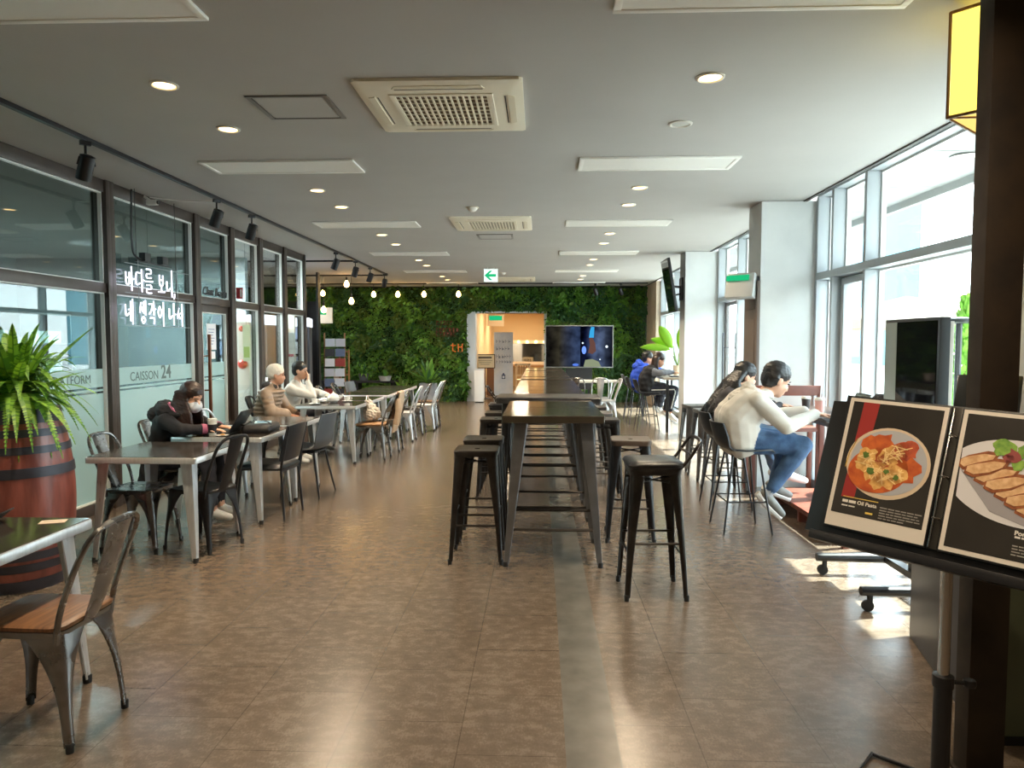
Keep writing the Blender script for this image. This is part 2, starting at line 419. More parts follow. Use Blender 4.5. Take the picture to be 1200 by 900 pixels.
# ------------------------------------------------------------------ outdoors
PLAZA = mat('pale_paving', (176,174,170), .8, var=.05, scale=3)
mb = MB(); mb.bx(3.05, 70, -40, 80, -.15, -.04)
tag(mb.build('ground_plaza', PLAZA), 'sunlit pale plaza paving outside the windows', 'ground', kind='structure')
mb = MB(); mb.bx(3.05, 4.1, -12, 30, 3.1, 3.2)
for k in range(30): mb.bx(3.05, 4.1, -12+k*1.4, -11.99+k*1.4, 3.095, 3.1, 1)
mb.bx(4.1, 4.16, -12, 30, 3.02, 3.3)
mb.bx(2.95, 3.06, -12, 30, 3.15, 3.4)
tag(mb.build('roof_canopy', [mat('soffit_white', (150,150,148), .7), mat('soffit_joint', (150,150,148), .7)]), 'white boarded soffit canopy outside above the windows', 'canopy', kind='structure')
t = thing('outdoor_downlight', 'round soffit light fitting outside the near window', 'light', (3.62,6.35,3.098))
mb = MB(); mb.lathe([(.11,-.012),(.1,-.016),(.085,-.006)], n=24); mb.build('ring', WHITEP, t)
mb = MB(); mb.lathe([(.084,-.008),(.05,-.007)], n=24); mb.build('lens', mat('lamp_lens', (190,190,186), .3), t)
def parasol(x, y, top, rad, label):
    t = thing('garden_parasol', label, 'parasol', (x,y,-.04), group='white parasols on the plaza')
    n = 8; rings = []
    for f, z in ((.03,top+.42),(.5,top+.24),(1,top)):
        rings.append([(rad*f*math.cos(2*PI*i/n), rad*f*math.sin(2*PI*i/n), z) for i in range(n)])
    rings.append([(rad*math.cos(2*PI*i/n), rad*math.sin(2*PI*i/n), top-.16) for i in range(n)])
    rings.append([(rad*.985*math.cos(2*PI*i/n), rad*.985*math.sin(2*PI*i/n), top-.16) for i in range(n)])
    rings.append([(rad*.985*math.cos(2*PI*i/n), rad*.985*math.sin(2*PI*i/n), top-.02) for i in range(n)])
    rings.append([(.03*math.cos(2*PI*i/n), .03*math.sin(2*PI*i/n), top+.38) for i in range(n)])
    mb = MB(); mb.loft(rings); mb.build('canopy', mat('parasol_cloth', (176,158,140), .85), t)
    mb = MB(); mb.tube([(0,0,.05),(0,0,top+.4)], .03, 8); mb.build('pole', WOODTAN, t)
    mb = MB(); mb.lathe([(.3,0),(.3,.05),(.06,.09)], n=20); mb.build('base', BLACKP, t)
    mb = MB()
    for i in range(n):
        a = 2*PI*i/n; mb.tube([(.03*math.cos(a),.03*math.sin(a),top+.36),(rad*.97*math.cos(a),rad*.97*math.sin(a),top-.02)], .01, 5)
    mb.build('ribs', WOODTAN, t)
parasol(6.6, 13.2, 1.95, 1.5, 'pale parasol outside, far side of the near window')
parasol(9.9, 13.0, 2.05, 1.6, 'pale parasol outside, beside the little cypress')
parasol(11.3, 19.5, 2.1, 1.7, 'pale parasol outside, farthest across the plaza')
def block(name, label, x0, x1, y0, y1, h, wm, gm, nx, nz, m=.25):
    t = thing(name, label, 'building', (x0,y0,-.04), kind='structure')
    mb = MB(); mb.bx(0, x1-x0, 0, y1-y0, 0, h); mb.build('wall', wm, t)
    gw = (y1-y0-m)/nx; gh = (h-.6)/nz
    for i in range(nx):
        for k in range(nz):
            mb = MB(); mb.bx(-.05, .02, m+i*gw, m+(i+1)*gw-m, .5+k*gh, .5+(k+1)*gh-m)
            mb.build('window', gm, t)
    return t
BLUEG = mat('blue_glass', (64,118,140), .15, .3)
block('building_tower', 'pale teal glazed building across the plaza', 23.4, 25.8, 50, 62, 12, mat('teal_wall', (84,136,150), .5), BLUEG, 4, 4, .3)
block('building_low', 'long low white building at the far side of the plaza', 34, 40, 5, 42, 3.4, WHITE, mat('dark_glass', (110,120,126), .2), 9, 1, .5)
# cypress in pot
def cypress(x, y, label):
    t = thing('potted_cypress', label, 'plant', (x,y,-.04))
    mb = MB(); mb.lathe([(.16,0),(.2,.34),(.22,.36),(.19,.34),(.0,.33)], n=20); mb.build('pot', GREYP, t)
    mb = MB(); mb.tube([(0,0,.3),(0,0,1.7)], [.025,.008], 6); mb.build('trunk', WOODSEAT, t)
    rnd = random.Random(3); mb = MB()
    for k in range(900):
        h = rnd.random()**.8; a = rnd.random()*2*PI; r = .24*(1-h)**.7*(.5+.5*rnd.random())+.02
        p = Vector((r*math.cos(a), r*math.sin(a), .42+h*1.55)); d = Vector((math.cos(a)*.5, math.sin(a)*.5, 1)).normalized()
        s = Vector((-math.sin(a), math.cos(a), 0)); L = .1
        mb.add([p-s*.015, p+d*L*.5-s*.02, p+d*L, p+d*L*.5+s*.02, p+s*.015], [(0,1,2,3,4)])
    mb.build('foliage', mat('cypress_green', (120,170,60), .7, var=.3, scale=12), t)
cypress(4.35, 7.5, 'young green cypress in a pot outside the near window')
t = thing('outdoor_heater', 'black post with flat round top outside the near window', 'heater', (3.85,6.75,-.04))
mb = MB(); mb.lathe([(.2,0),(.2,.04),(.03,.07)], n=20); mb.build('base', BLACKP, t)
mb = MB(); mb.tube([(0,0,.06),(0,0,1.72)], .028, 8); mb.build('pole', BLACKP, t)
mb = MB(); mb.lathe([(.16,1.72),(.2,1.73),(.2,1.76),(.02,1.78)], n=24); mb.build('hood', BLACKP, t)

# ------------------------------------------------------------------ light
W = bpy.data.worlds.new('world'); S.world = W; W.use_nodes = True
n = W.node_tree; n.nodes.clear(); o = n.nodes.new('ShaderNodeOutputWorld'); bg = n.nodes.new('ShaderNodeBackground')
tc = n.nodes.new('ShaderNodeTexCoord'); sx = n.nodes.new('ShaderNodeSeparateXYZ'); cr = n.nodes.new('ShaderNodeValToRGB')
n.links.new(tc.outputs['Generated'], sx.inputs[0]); n.links.new(sx.outputs[2], cr.inputs[0])
cr.color_ramp.elements[0].color = (.95,.98,1,1); cr.color_ramp.elements[1].color = (.62,.8,1,1)
n.links.new(cr.outputs[0], bg.inputs[0]); bg.inputs[1].default_value = 4.1; n.links.new(bg.outputs[0], o.inputs[0])
sd = bpy.data.lights.new('sun', 'SUN'); sd.energy = 13; sd.angle = R(.6); sd.color = (1,.95,.87)
so = bpy.data.objects.new('sun', sd); COL.objects.link(so)
so.rotation_euler = Vector((-math.cos(R(51)), -math.cos(R(51))*.28, -math.sin(R(51)))).to_track_quat('-Z','Y').to_euler()
def lamp(name, loc, e, size, col, rot=(0,0,0), spread=180, shape='DISK', sy=None):
    l = bpy.data.lights.new(name, 'AREA'); l.shape = shape; l.size = size; l.energy = e; l.color = col; l.spread = R(spread)
    if sy: l.size_y = sy
    q = bpy.data.objects.new(name, l); COL.objects.link(q); q.location = loc; q.rotation_euler = rot
    return q
for y in (20.5, 23): lamp('corridor_lamp', (-.6,y,2.55), 20, .5, (1,.84,.6))
for y in (3, 6.5, 10): lamp('lounge_lamp', (-6.3,y,2.9), 95, .6, (.92,1,1))
lamp('lounge_lamp', (-5.4,10.6,2.9), 70, .5, (.95,1,1))
lamp('alcove_lamp', (-6,15,2.9), 30, .6, (1,.95,.88))
S.view_settings.view_transform = 'Standard'; S.view_settings.look = 'None'; S.view_settings.gamma = 1; S.view_settings.use_curve_mapping = False
S.view_settings.exposure = 1.76
S.cycles.use_denoising = True
S.cycles.max_bounces = 12; S.cycles.diffuse_bounces = 8; S.cycles.transparent_max_bounces = 12; S.cycles.glossy_bounces = 4
S.cycles.caustics_reflective = False; S.cycles.caustics_refractive = False
S.cycles.sample_clamp_indirect = 6
# ------------------------------------------------------------------ ceiling fittings
def light_panel():
    t = thing('ceiling_light_panel', '', 'light panel', group='flat ceiling light panels')
    mb = MB(); mb.bx(-.625,.625,-.2,-.165,-.016,0); mb.bx(-.625,.625,.165,.2,-.016,0); mb.bx(-.625,-.59,-.165,.165,-.016,0); mb.bx(.59,.625,-.165,.165,-.016,0)
    mb.build('panel_frame', mat('panel_frame_white', (248,246,240), .45), t, .003)
    mb = MB(); mb.bx(-.59,.59,-.165,.165,-.012,-.002); mb.build('diffuser', mat('panel_diffuser', (242,240,234), .5), t)
    return t
k = Kind(light_panel())
for i in range(6):
    y = 3.03+2.87*i
    for x, s in ((-2.1,'left'),(.94,'window')):
        k.place((x,y,CZ-.001), 0, ('%s unlit white ceiling panel, counting away from viewer, in the %s' % (ORD[i], 'row toward the glass partition' if s=='left' else 'row toward the tall windows')), 'flat ceiling light panels')
LAMPC = emis('warm_lamp', (255,210,140), 4.5)
def downlight(lit=True):
    t = thing('ceiling_downlight', '', 'downlight', group='round recessed downlights')
    mb = MB(); mb.lathe([(.078,0),(.078,-.006),(.066,-.01),(.058,-.004),(.058,.0)], n=28, cap=False); mb.build('ring', WHITEP, t)
    mb = MB(); mb.lathe([(.0578,-.003),(.03,-.0045),(.001,-.005)], n=24, cap=False); mb.build('lens', LAMPC if lit else mat('lamp_lens', (190,190,186), .3), t)
    return t
downs = downlight(); k = Kind(downs)
ys = [4.04,4.87,6.82,7.65,9.62,10.55,12.55,13.43,15.6,16.45]
for x, nm in ((-2.11,'row toward the glass partition'),(.93,'row toward the windows')):
    for i, y in enumerate(ys):
        if nm.endswith('windows') and i == 1:
            q = downlight(False); q.location = (x,y,CZ-.001); q['label'] = 'only unlit round downlight, second of the row toward the windows'
            q['group'] = 'round recessed downlights'; continue
        k.place((x,y,CZ-.001), 0, '%s warm round downlight from the viewer in the %s' % (ORD[i], nm), 'round recessed downlights')
        lamp('downlight_lamp', (x,y,CZ-.03), 8, .09, (1,.8,.56), spread=130)
def aircon():
    t = thing('air_conditioner', '', 'air conditioner', group='ceiling air conditioners')
    h = .475; M = mat('aircon_cream', (244,236,216), .45)
    def rr(w, c, z):
        return [(w-c,-w,z),(w,-w+c,z),(w,w-c,z),(w-c,w,z),(-w+c,w,z),(-w,w-c,z),(-w,-w+c,z),(-w+c,-w,z)]
    mb = MB(); mb.loft([rr(h,.02,0),rr(h,.02,-.03),rr(h-.03,.03,-.045),rr(.40,.12,-.05),rr(.28,.03,-.052)], cap=False)
    mb.build('panel', M, t)
    mb = MB()
    for a in range(4):
        q = Matrix.Rotation(a*PI/2, 4, 'Z'); b = MB()
        b.loft([[(-.24,-.425,-.045),(.24,-.425,-.045),(.27,-.38,-.045),(-.27,-.38,-.045)],[(-.24,-.425,-.055),(.24,-.425,-.055),(.26,-.385,-.058),(-.26,-.385,-.058)]])
        b.xf(q); mb.add(b.v, b.f)
    mb.build('air_flaps', mat('aircon_flap', (230,220,196), .5), t)
    mb = MB()
    for a in range(4):
        q = Matrix.Rotation(a*PI/2, 4, 'Z'); b = MB(); b.bx(-.25,.25,-.373,-.366,-.0535,-.051); b.xf(q); mb.add(b.v, b.f)
    mb.build('flap_gap', mat('dark_gap', (60,55,48), .8), t)
    mb = MB(); mb.bx(-.275,.275,-.275,.275,-.046,-.04); mb.build('filter', mat('filter_dark', (120,108,88), .8), t)
    mb = MB()
    for i in range(16): x = -.27+i*.036; mb.bx(x-.006,x+.006,-.275,.275,-.062,-.046)
    for i in range(9): y = -.27+i*.0675; mb.bx(-.275,.275,y-.002,y+.002,-.056,-.046)
    mb.build('grille', M, t)
    mb = MB()
    for a, b, c, d in ((-.3,.3,-.3,-.27),(-.3,.3,.27,.3),(-.3,-.27,-.27,.27),(.27,.3,-.27,.27)): mb.bx(a,b,c,d,-.064,-.046)
    mb.build('grille_frame', M, t, .004)
    for ch in t.children: ch.scale = (1,1,.55)
    return t
k = Kind(aircon())
for y, l in ((4.46,'nearest cream ceiling air conditioner with square louvred grille'),(8.75,'second cream ceiling air conditioner, halfway down the hall'),(16.3,'smallest looking cream ceiling air conditioner near the hanging exit sign')):
    k.place((-.57,y,CZ-.001), 0, l, 'ceiling air conditioners')
def hatch():
    t = thing('ceiling_hatch', '', 'hatch', group='ceiling access hatches')
    mb = MB(); frame = [(-.245,.245,-.215,-.195),(-.245,.245,.195,.215),(-.245,-.215,-.195,.195),(.215,.245,-.195,.195)]
    for a,b,c,d in frame: mb.bx(a,b,c,d,-.008,0)
    mb.build('rim', mat('hatch_rim', (128,124,120), .4, .6), t, .002)
    mb = MB(); mb.bx(-.205,.205,-.187,.187,-.006,0); mb.build('lid', CEILM, t)
    return t
k = Kind(hatch())
k.place((-1.49,4.45,CZ-.001), 0, 'square grey ceiling hatch left of the nearest air conditioner', 'ceiling access hatches')
k.place((-.6,9.85,CZ-.001), 0, 'square grey ceiling hatch just past the second air conditioner', 'ceiling access hatches')
def detector(loc, lab):
    t = thing('smoke_detector', lab, 'smoke detector', loc)
    mb = MB(); mb.lathe([(.055,0),(.055,-.015),(.04,-.035),(.02,-.045),(.001,-.046)], n=20); mb.build('housing', WHITEP, t)
    mb = MB(); mb.lathe([(.07,0),(.07,-.006)], n=20); mb.build('mounting_ring', CREAMP, t)
detector((-.72,7.75,CZ-.001), 'white round smoke detector before the second air conditioner')
detector((-.75,14.9,CZ-.001), 'white round smoke detector beside the hanging exit sign')
for x, nm in ((-2.11,'row toward the glass partition'),(.93,'row toward the windows')):  # unseen downlights added to brighten the menus and brown column
    for y, w_ in ((1.95,'nearest above the viewer'),(1.15,'directly overhead'),(-.9,'just behind the viewer'),(-1.75,'farthest behind the viewer')):
        k2 = dup(downs, (x,y,CZ-.001), 0, 'added unseen downlight %s in the %s' % (w_, nm), 'round recessed downlights')
        lamp('downlight_lamp', (x,y,CZ-.03), 4.5, .09, (1,.8,.56), spread=130)
# track and spot heads
TX = -3.2
t = thing('lighting_track', 'long black lighting track along the glass partition ceiling', 'lighting track', (TX,0,CZ))
mb = MB(); mb.bx(-.018,.018,-3,14.95,-.03,-.001); mb.build('rail', BLACKM, t)
mb = MB(); mb.bx(-.03,.03,14.9,15.0,-.035,-.0005); mb.build('end_feed', BLACKM, t)
t = thing('lighting_track', 'shorter black cross track over the back left alcove', 'lighting track', (-4.9,12.55,CZ))
mb = MB(); mb.bx(-1.9,1.65,-.018,.018,-.03,-.001); mb.build('rail', BLACKM, t)
t = thing('lighting_track', 'black cross track carrying the four left hanging bulbs', 'lighting track', (-4.9,15.2,CZ))
mb = MB(); mb.bx(-2.2,1.68,-.018,.018,-.03,-.001); mb.build('rail', BLACKM, t)
t = thing('lighting_track', 'black cross track in front of the green wall holding hanging bulbs', 'lighting track', (-2.6,17.4,CZ))
mb = MB(); mb.bx(-3.6,5.2,-.018,.018,-.03,-.001); mb.build('rail', BLACKM, t)
def spothead(lit=False):
    t = thing('track_spotlight', '', 'spotlight', group='black track spotlights')
    mb = MB(); mb.box((0,0,-.045),(.03,.07,.03)); mb.tube([(0,0,-.06),(0,0,-.13)], .009, 8)
    mb.build('track_adapter', BLACKM, t)
    d = Vector((.42,.1,-.9)).normalized(); q = d.to_track_quat('Z','Y').to_matrix().to_4x4(); c = Vector((0,0,-.2))
    mb = MB(); mb.tube([(0,0,-.13),(-.03,-.045,-.15),(-.01,-.055,-.2)], .007, 6); mb.tube([(0,0,-.13),(-.03,.045,-.15),(-.01,.055,-.2)], .007, 6); mb.build('bracket', BLACKM, t)
    mb = MB(); mb.lathe([(.03,-.075),(.05,-.068),(.052,.1),(.046,.1),(.044,.07)], n=20, cap=False); mb.lathe([(.03,-.075),(.001,-.076)], n=20, cap=False); mb.xf(Matrix.Translation(c) @ q); mb.build('lamp_can', BLACKM, t)
    mb = MB(); mb.lathe([(.0455,.072),(.02,.066),(.001,.064)], n=18, cap=False); mb.xf(Matrix.Translation(c) @ q)
    mb.build('lens', LAMPC if lit else mat('lamp_lens', (190,190,186), .3), t)
    return t
k = Kind(spothead()); kl = Kind(spothead(True))
for i, (y, rz, lit) in enumerate([(5.02,PI*.75,0),(7.08,2.6,0),(7.95,2.4,0),(11.25,2.7,0),(12.45,2.2,0),(13.55,2.3,0),(14.8,2.0,1)]):
    lab = ['black track spotlight nearest the viewer, over the first glass bay','black track spotlight over the glowing letters','black track spotlight over the copper door handle','black track spotlight above the last clear glass bays','black track spotlight where the short cross track begins','black track spotlight second from the track end','lit track spotlight at the far end of the long track'][i]
    (kl if lit else k).place((TX,y,CZ), rz, lab, 'black track spotlights')
for x, l in ((1.35,'dark track spotlight above the big standing screen'),(1.95,'lit track spotlight right of the big standing screen')):
    (kl if x > 1.5 else k).place((x,17.4,CZ), .5, l, 'black track spotlights')
# pendants
BULB = emis('bulb_glow', (255,200,120), 9)
def pendant(L):
    t = thing('pendant_bulb', '', 'pendant lamp', group='bare hanging bulbs')
    mb = MB(); mb.tube([(0,0,-.03),(0,0,-L)], .006, 6); mb.build('cord', BLACKM, t)
    mb = MB(); mb.lathe([(.012,-L+.01),(.022,-L),(.022,-L-.06),(.016,-L-.065)], n=12); mb.build('socket', BLACKM, t)
    mb = MB(); mb.lathe([(.016,-L-.06),(.03,-L-.085),(.05,-L-.12),(.055,-L-.15),(.045,-L-.185),(.02,-L-.205),(.001,-L-.208)], n=14); mb.build('bulb', BULB, t)
    return t
pend = [(-5.28,17.4,.10,'hanging bulb farthest left, beside the black panel'),(-4.6,15.2,.6,'lowest hanging bulb, above the green exit sign box'),
 (-4.1,15.2,.06,'upper bulb of the close pair above the exit sign box'),(-4.0,15.2,.42,'lower bulb of the close pair right of the exit sign box'),
 (-4.03,17.4,.13,'hanging bulb before the leaves, first right of the close pair'),(-3.44,17.4,.13,'hanging bulb before the leaves, second right of the close pair'),(-2.8,17.4,.13,'hanging bulb before the leaves, third right of the close pair'),(-1.96,17.4,.13,'hanging bulb before the leaves, nearest the corridor doorway')]
for x, y, L, l in pend:
    t = pendant(L); t.location = (x,y,CZ); t['label'] = l
# exit signs
EXG = emis('exit_green', (30,170,110), .4); EXW = emis('exit_white', (222,246,236), .42)
def exit_sign(loc, rz, lab, w=.3, h=.26, stem=True):
    t = thing('exit_sign', lab, 'exit sign', loc, rz)
    mb = MB(); mb.box((0,0,0),(w+.02,.05,h+.02)); mb.build('case', WHITEP, t, .004)
    mb = MB(); mb.bx(-w/2,w/2,-.028,-.0255,-h/2,h/2); mb.build('lit_face', EXW, t)
    if stem:
        mb = MB(); mb.bx(-w*.55,w*.55,-.02,.02,h/2+.05,h/2+.08); mb.tube([(-.06,0,h/2),(-.06,0,h/2+.06)],.008,6); mb.tube([(.06,0,h/2),(.06,0,h/2+.06)],.008,6); mb.build('hanger', WHITEP, t)
        # arrow and running figure
        mb = MB(); mb.prism([(-.12,0),(-.02,.09),(.03,.09),(-.04,.025),(.1,.025),(.1,-.025),(-.04,-.025),(.03,-.09),(-.02,-.09)], 0, .002)
        mb.xf(Matrix.Translation((0,-.0285,0)) @ Matrix.Rotation(PI/2,4,'X')); mb.build('arrow', EXG, t)
    else:
        mb = MB(); mb.bx(-w/2,w/2,-.031,-.028,h*.05,h/2); mb.build('green_strip', EXG, t)
    return t
exit_sign((-.93,13.8,2.79), 0, 'white hanging exit sign with green arrow in mid ceiling', .26, .24)
t = thing('exit_sign', 'wide pale exit sign box with green top beside the black panel', 'exit sign', (-5.05,16.3,2.13), .1)
mb = MB(); mb.box((0,0,0),(.62,.1,.36)); mb.build('case', WHITEP, t, .005)
mb = MB(); mb.bx(-.29,.18,-.056,-.0505,.02,.15); mb.build('green_strip', EXG, t)
mb = MB(); mb.bx(.0,.04,-.02,.02,.18,.82); mb.build('stem', WHITEP, t)
t = thing('exit_sign', 'angled emergency sign box on the side of the wide pillar', 'exit sign', (2.1,7.6,2.09), R(-38))
mb = MB(); mb.box((0,0,0),(.3,.1,.26), rot=Matrix.Rotation(R(-14),3,'X')); mb.build('case', mat('sign_grey', (170,172,170), .4), t, .01)
mb = MB(); mb.box((-.02,-.047,.085),(.24,.016,.055), rot=Matrix.Rotation(R(-14),3,'X')); mb.build('green_strip', EXG, t)
mb = MB(); mb.bx(-.03,.16,.03,.13,-.06,.1); mb.build('bracket', GREYP, t)
t = thing('exit_sign', 'green exit sign box inside the warm corridor', 'exit sign', (-1.35,22.2,2.2))
mb = MB(); mb.box((0,0,0),(.5,.08,.36)); mb.build('case', mat('sign_cream', (230,215,190), .5), t, .005)
mb = MB(); mb.bx(-.2,.2,-.046,-.0405,0,.14); mb.build('green_strip', EXG, t)
mb = MB(); mb.tube([(0,0,.18),(0,0,.4)],.012,6); mb.build('stem', WHITEP, t)
# camera on partition head + cable
t = thing('security_camera', 'small white camera bracket above the glowing letters', 'camera', (-3.84,6.95,2.9))
mb = MB(); mb.box((.06,0,-.03),(.1,.05,.05)); mb.tube([(-.02,0,.03),(.04,0,-.01)],.012,8); mb.build('camera_body', WHITEP, t, .006)
mb = MB(); mb.lathe([(.018,0),(.018,.02)], n=12); mb.xf(Matrix.Translation((.11,0,-.03)) @ Matrix.Rotation(PI/2,4,'Y')); mb.build('lens', BLACKP, t)
mb = MB(); mb.tube(smoothpath([(-3.83,7.0,2.93),(-3.5,7.05,2.9),(-3.22,7.1,2.915)],5), .006, 6)
tag(mb.build('ceiling_cable', WHITEP), 'thin white cable from the small camera to the track', 'cable')

# ------------------------------------------------------------------ glowing letters
NEON = emis('neon_white', (232,232,255), 1.3)
t = thing('neon_sign', 'white glowing handwritten letters hung before the glass', 'sign', (-3.78,6.44,0))
def glyph(strokes, ox, oz, sx=1, sz=1):
    mb = MB()
    for s in strokes:
        pts = [(0, ox+x*sx, oz+z*sz) for x, z in s]
        if len(pts) > 2: pts = smoothpath(pts, 3)
        mb.tube(pts, .0065, 6)
    return mb
B_  = [[(0,.75),(.02,.3),(.3,.28),(.34,.75)],[(.02,.52),(.32,.52)]]
BA  = B_+[[(.55,1.0),(.56,0)],[(.56,.48),(.78,.5)]]
DA  = [[(.4,.78),(.05,.76),(.03,.3),(.4,.36)],[(.58,.95),(.6,.0)],[(.6,.5),(.8,.5)]]
REUL= [[(.12,1),(.55,1),(.55,.83),(.15,.8),(.15,.64),(.6,.66)],[(0,.47),(.75,.5)],[(.12,.32),(.55,.33),(.55,.18),(.15,.15),(.14,0),(.6,.0)]]
BO  = [[(.15,.85),(.17,.42),(.5,.42),(.52,.85)],[(.16,.64),(.5,.64)],[(.34,.4),(.34,.12)],[(0,.1),(.72,.12)]]
NI  = [[(.03,.62),(.06,.2),(.45,.34)],[(.6,1.15),(.6,-.08)]]
COM = [[(.1,.1),(.12,0),(.03,-.14)]]
NE  = [[(.0,.75),(.05,.3),(.35,.42)],[(.3,.55),(.5,.55)],[(.5,.9),(.5,.08)],[(.68,1.0),(.68,-.05)]]
SAENG=[[(.2,.9),(.0,.45)],[(.17,.72),(.35,.5)],[(.45,.95),(.45,.42)],[(.45,.66),(.62,.66)],[(.62,1.0),(.62,.36)],[(.38,.3),(.22,.17),(.38,.02),(.56,.17),(.38,.3)]]
GAK = [[(.05,.85),(.38,.85),(.3,.6),(.05,.42)],[(.55,1.0),(.55,.38)],[(.55,.66),(.75,.66)],[(.15,.26),(.56,.26),(.54,0)]]
I_  = [[(.2,.8),(.03,.55),(.2,.3),(.38,.55),(.2,.8)],[(.6,1),(.62,-.08)]]
NA  = [[(.05,.75),(.07,.28),(.38,.42)],[(.58,1.0),(.58,0)],[(.58,.5),(.8,.5)]]
SEO = [[(.22,.8),(.0,.3)],[(.16,.56),(.36,.3)],[(.4,.56),(.6,.56)],[(.62,1),(.63,-.05)]]
W_, H_ = .17, .225
x = .02
for g, dx in ((BA,.165),(DA,.165),(REUL,.23),(BO,.16),(NI,.135),(COM,.1)):
    glyph(g, x, 1.985, W_, H_).build('letter', NEON, t); x += dx
x = .0
for g, dx in ((NE,.23),(SAENG,.16),(GAK,.17),(I_,.21),(NA,.165),(SEO,.2)):
    glyph(g, x, 1.685, W_, H_).build('letter', NEON, t); x += dx
for y in (.2,.93):
    mb = MB(); mb.tube([(0,y,2.28 if y<.5 else 1.7),(0,y,CZ-.01)], .004, 5); mb.build('hanging_wire', BLACKM, t)
mb = MB(); mb.tube(smoothpath([(-.02,.19,CZ-.02),(-.02,.17,2.6),(-.02,.19,2.35),(-.01,.3,2.29)],5), .011, 6); mb.build('power_cord', BLACKP, t)
mb = MB(); mb.bx(-.03,.0,.22,.85,2.268,2.28)
for y in (.3,.62): mb.bx(-.03,.03,y,y+.1,2.28,2.36)
mb.build('transformer', BLACKP, t)
mb = MB()
for z in (2.23, 1.96, 1.66): mb.bx(.012,.016,-.02,1.2,z,z+.006)
for y in (.2,.93): mb.bx(.012,.016,y,y+.006,1.66,2.28)
mb.build('mounting_frame', mat('clear_acrylic_rail', (120,126,130), .3), t)
# ------------------------------------------------------------------ furniture kinds
def corner_leg(sx, sy, ztop, top, foot, wt, wb, p=2.0, steps=9, th=.004, rmax=.035):
    mb = MB(); rings = []
    for i in range(steps+1):
        t = i/steps; z = ztop*(1-t)+.02*t
        cx = sx*(top[0]*(1-t)+foot[0]*t); cy = sy*(top[1]*(1-t)+foot[1]*t)
        w = wb+(wt-wb)*(1-t)**p; r = min(w*.55, rmax)
        o = [(cx-sx*w,cy),(cx-sx*r,cy),(cx-sx*r*.3,cy-sy*r*.3),(cx,cy-sy*r),(cx,cy-sy*w)]
        q = [(x-sx*th,y-sy*th) for x, y in o][::-1]
        rings.append([(x,y,z) for x, y in o+q])
    mb.loft(rings); return mb
def rrect(hx, hy, r, n=4):
    out = []
    for k, (sx, sy) in enumerate(((1,1),(-1,1),(-1,-1),(1,-1))):
        for i in range(n+1):
            a = k*PI/2+i*PI/2/n; out.append((sx*(hx-r)+r*math.cos(a), sy*(hy-r)+r*math.sin(a)))
    return out
def surf(grid, th):
    nu, nv = len(grid), len(grid[0]); G = [[Vector(p) for p in r] for r in grid]; mb = MB()
    top = []; bot = []
    for i in range(nu):
        for j in range(nv):
            du = G[min(i+1,nu-1)][j]-G[max(i-1,0)][j]; dv = G[i][min(j+1,nv-1)]-G[i][max(j-1,0)]
            nn = du.cross(dv).normalized(); top.append(G[i][j]); bot.append(G[i][j]-nn*th)
    N = nu*nv; f = []
    for i in range(nu-1):
        for j in range(nv-1):
            a = i*nv+j; f.append((a,a+1,a+nv+1,a+nv)); f.append((N+a,N+a+nv,N+a+nv+1,N+a+1))
    edge = [j for j in range(nv)]+[i*nv+nv-1 for i in range(1,nu)]+[(nu-1)*nv+j for j in range(nv-2,-1,-1)]+[i*nv for i in range(nu-2,0,-1)]
    for a, b in zip(edge, edge[1:]+edge[:1]): f.append((a,a+N,b+N,b))
    mb.add(top+bot, f); return mb
def leg_set(t, M, ztop, top, foot, wt, wb, p=2., rubber=True, rmax=.035):
    for sx, sy in ((1,1),(-1,1),(-1,-1),(1,-1)):
        l = corner_leg(sx, sy, ztop, top, foot, wt, wb, p, rmax=rmax, steps=1 if p == 1 else 9).build('leg', M, t, ang=50 if rmax > .02 else 25)
        if rubber:
            b = MB(); cx, cy = sx*(foot[0]-wb*.4), sy*(foot[1]-wb*.4); b.lathe([(wb*.55,0),(wb*.6,.03),(wb*.5,.035)], (cx,cy,0), 10)
            b.build('foot', RUBBER, l)
def cafe_chair(name, M, seatM=None, arched=True):
    t = thing(name, '', 'chair')
    mb = MB(); z = .45
    mb.loft([[(x,y,z-.03) for x,y in rrect(.178,.178,.05)],[(x,y,z-.006) for x,y in rrect(.183,.183,.05)],[(x,y,z) for x,y in rrect(.176,.176,.05)],[(x,y,z-.006) for x,y in rrect(.14,.14,.05)]], cap=True)
    mb.xf(Matrix.Diagonal((.92,1,1,1))); seat = mb.build('seat', M, t, ang=45)
    if seatM:
        mb = MB(); mb.loft([[(x,y,z) for x,y in rrect(.185,.185,.05)],[(x,y,z+.014) for x,y in rrect(.188,.188,.05)],[(x,y,z+.02) for x,y in rrect(.18,.18,.05)]]); mb.xf(Matrix.Diagonal((.92,1,1,1))); mb.build('seat_board', seatM, t, ang=45)
    leg_set(t, M, z-.012, (.164,.178), (.175,.215), .15, .026, 3.0)
    hoop = smoothpath([(.157,-.16,z-.05),(.16,-.18,z+.06),(.16,-.235,z+.21),(.148,-.285,z+.32),(.1,-.315,z+.375),(0,-.325,z+.385),(-.1,-.315,z+.375),(-.148,-.285,z+.32),(-.16,-.235,z+.21),(-.16,-.18,z+.06),(-.157,-.16,z-.05)], 5)
    MB().tube(hoop, .0115, 8).build('back_hoop', M, t)
    g = []
    for k in range(7):
        u = k/6; y = -.185-.135*u**.9; zz = z-.005+.38*u; w = .045+.024*u
        g.append([(x*w, y-.012*(1-x*x), zz) for x in (-1,-.6,0,.6,1)])
    surf(g, .003).build('back_splat', M, t)
    for sx in (1,-1):
        MB().tube([(sx*.19,.19,.2),(sx*.03,.0,.25)], .005, 5) if False else None
    return t
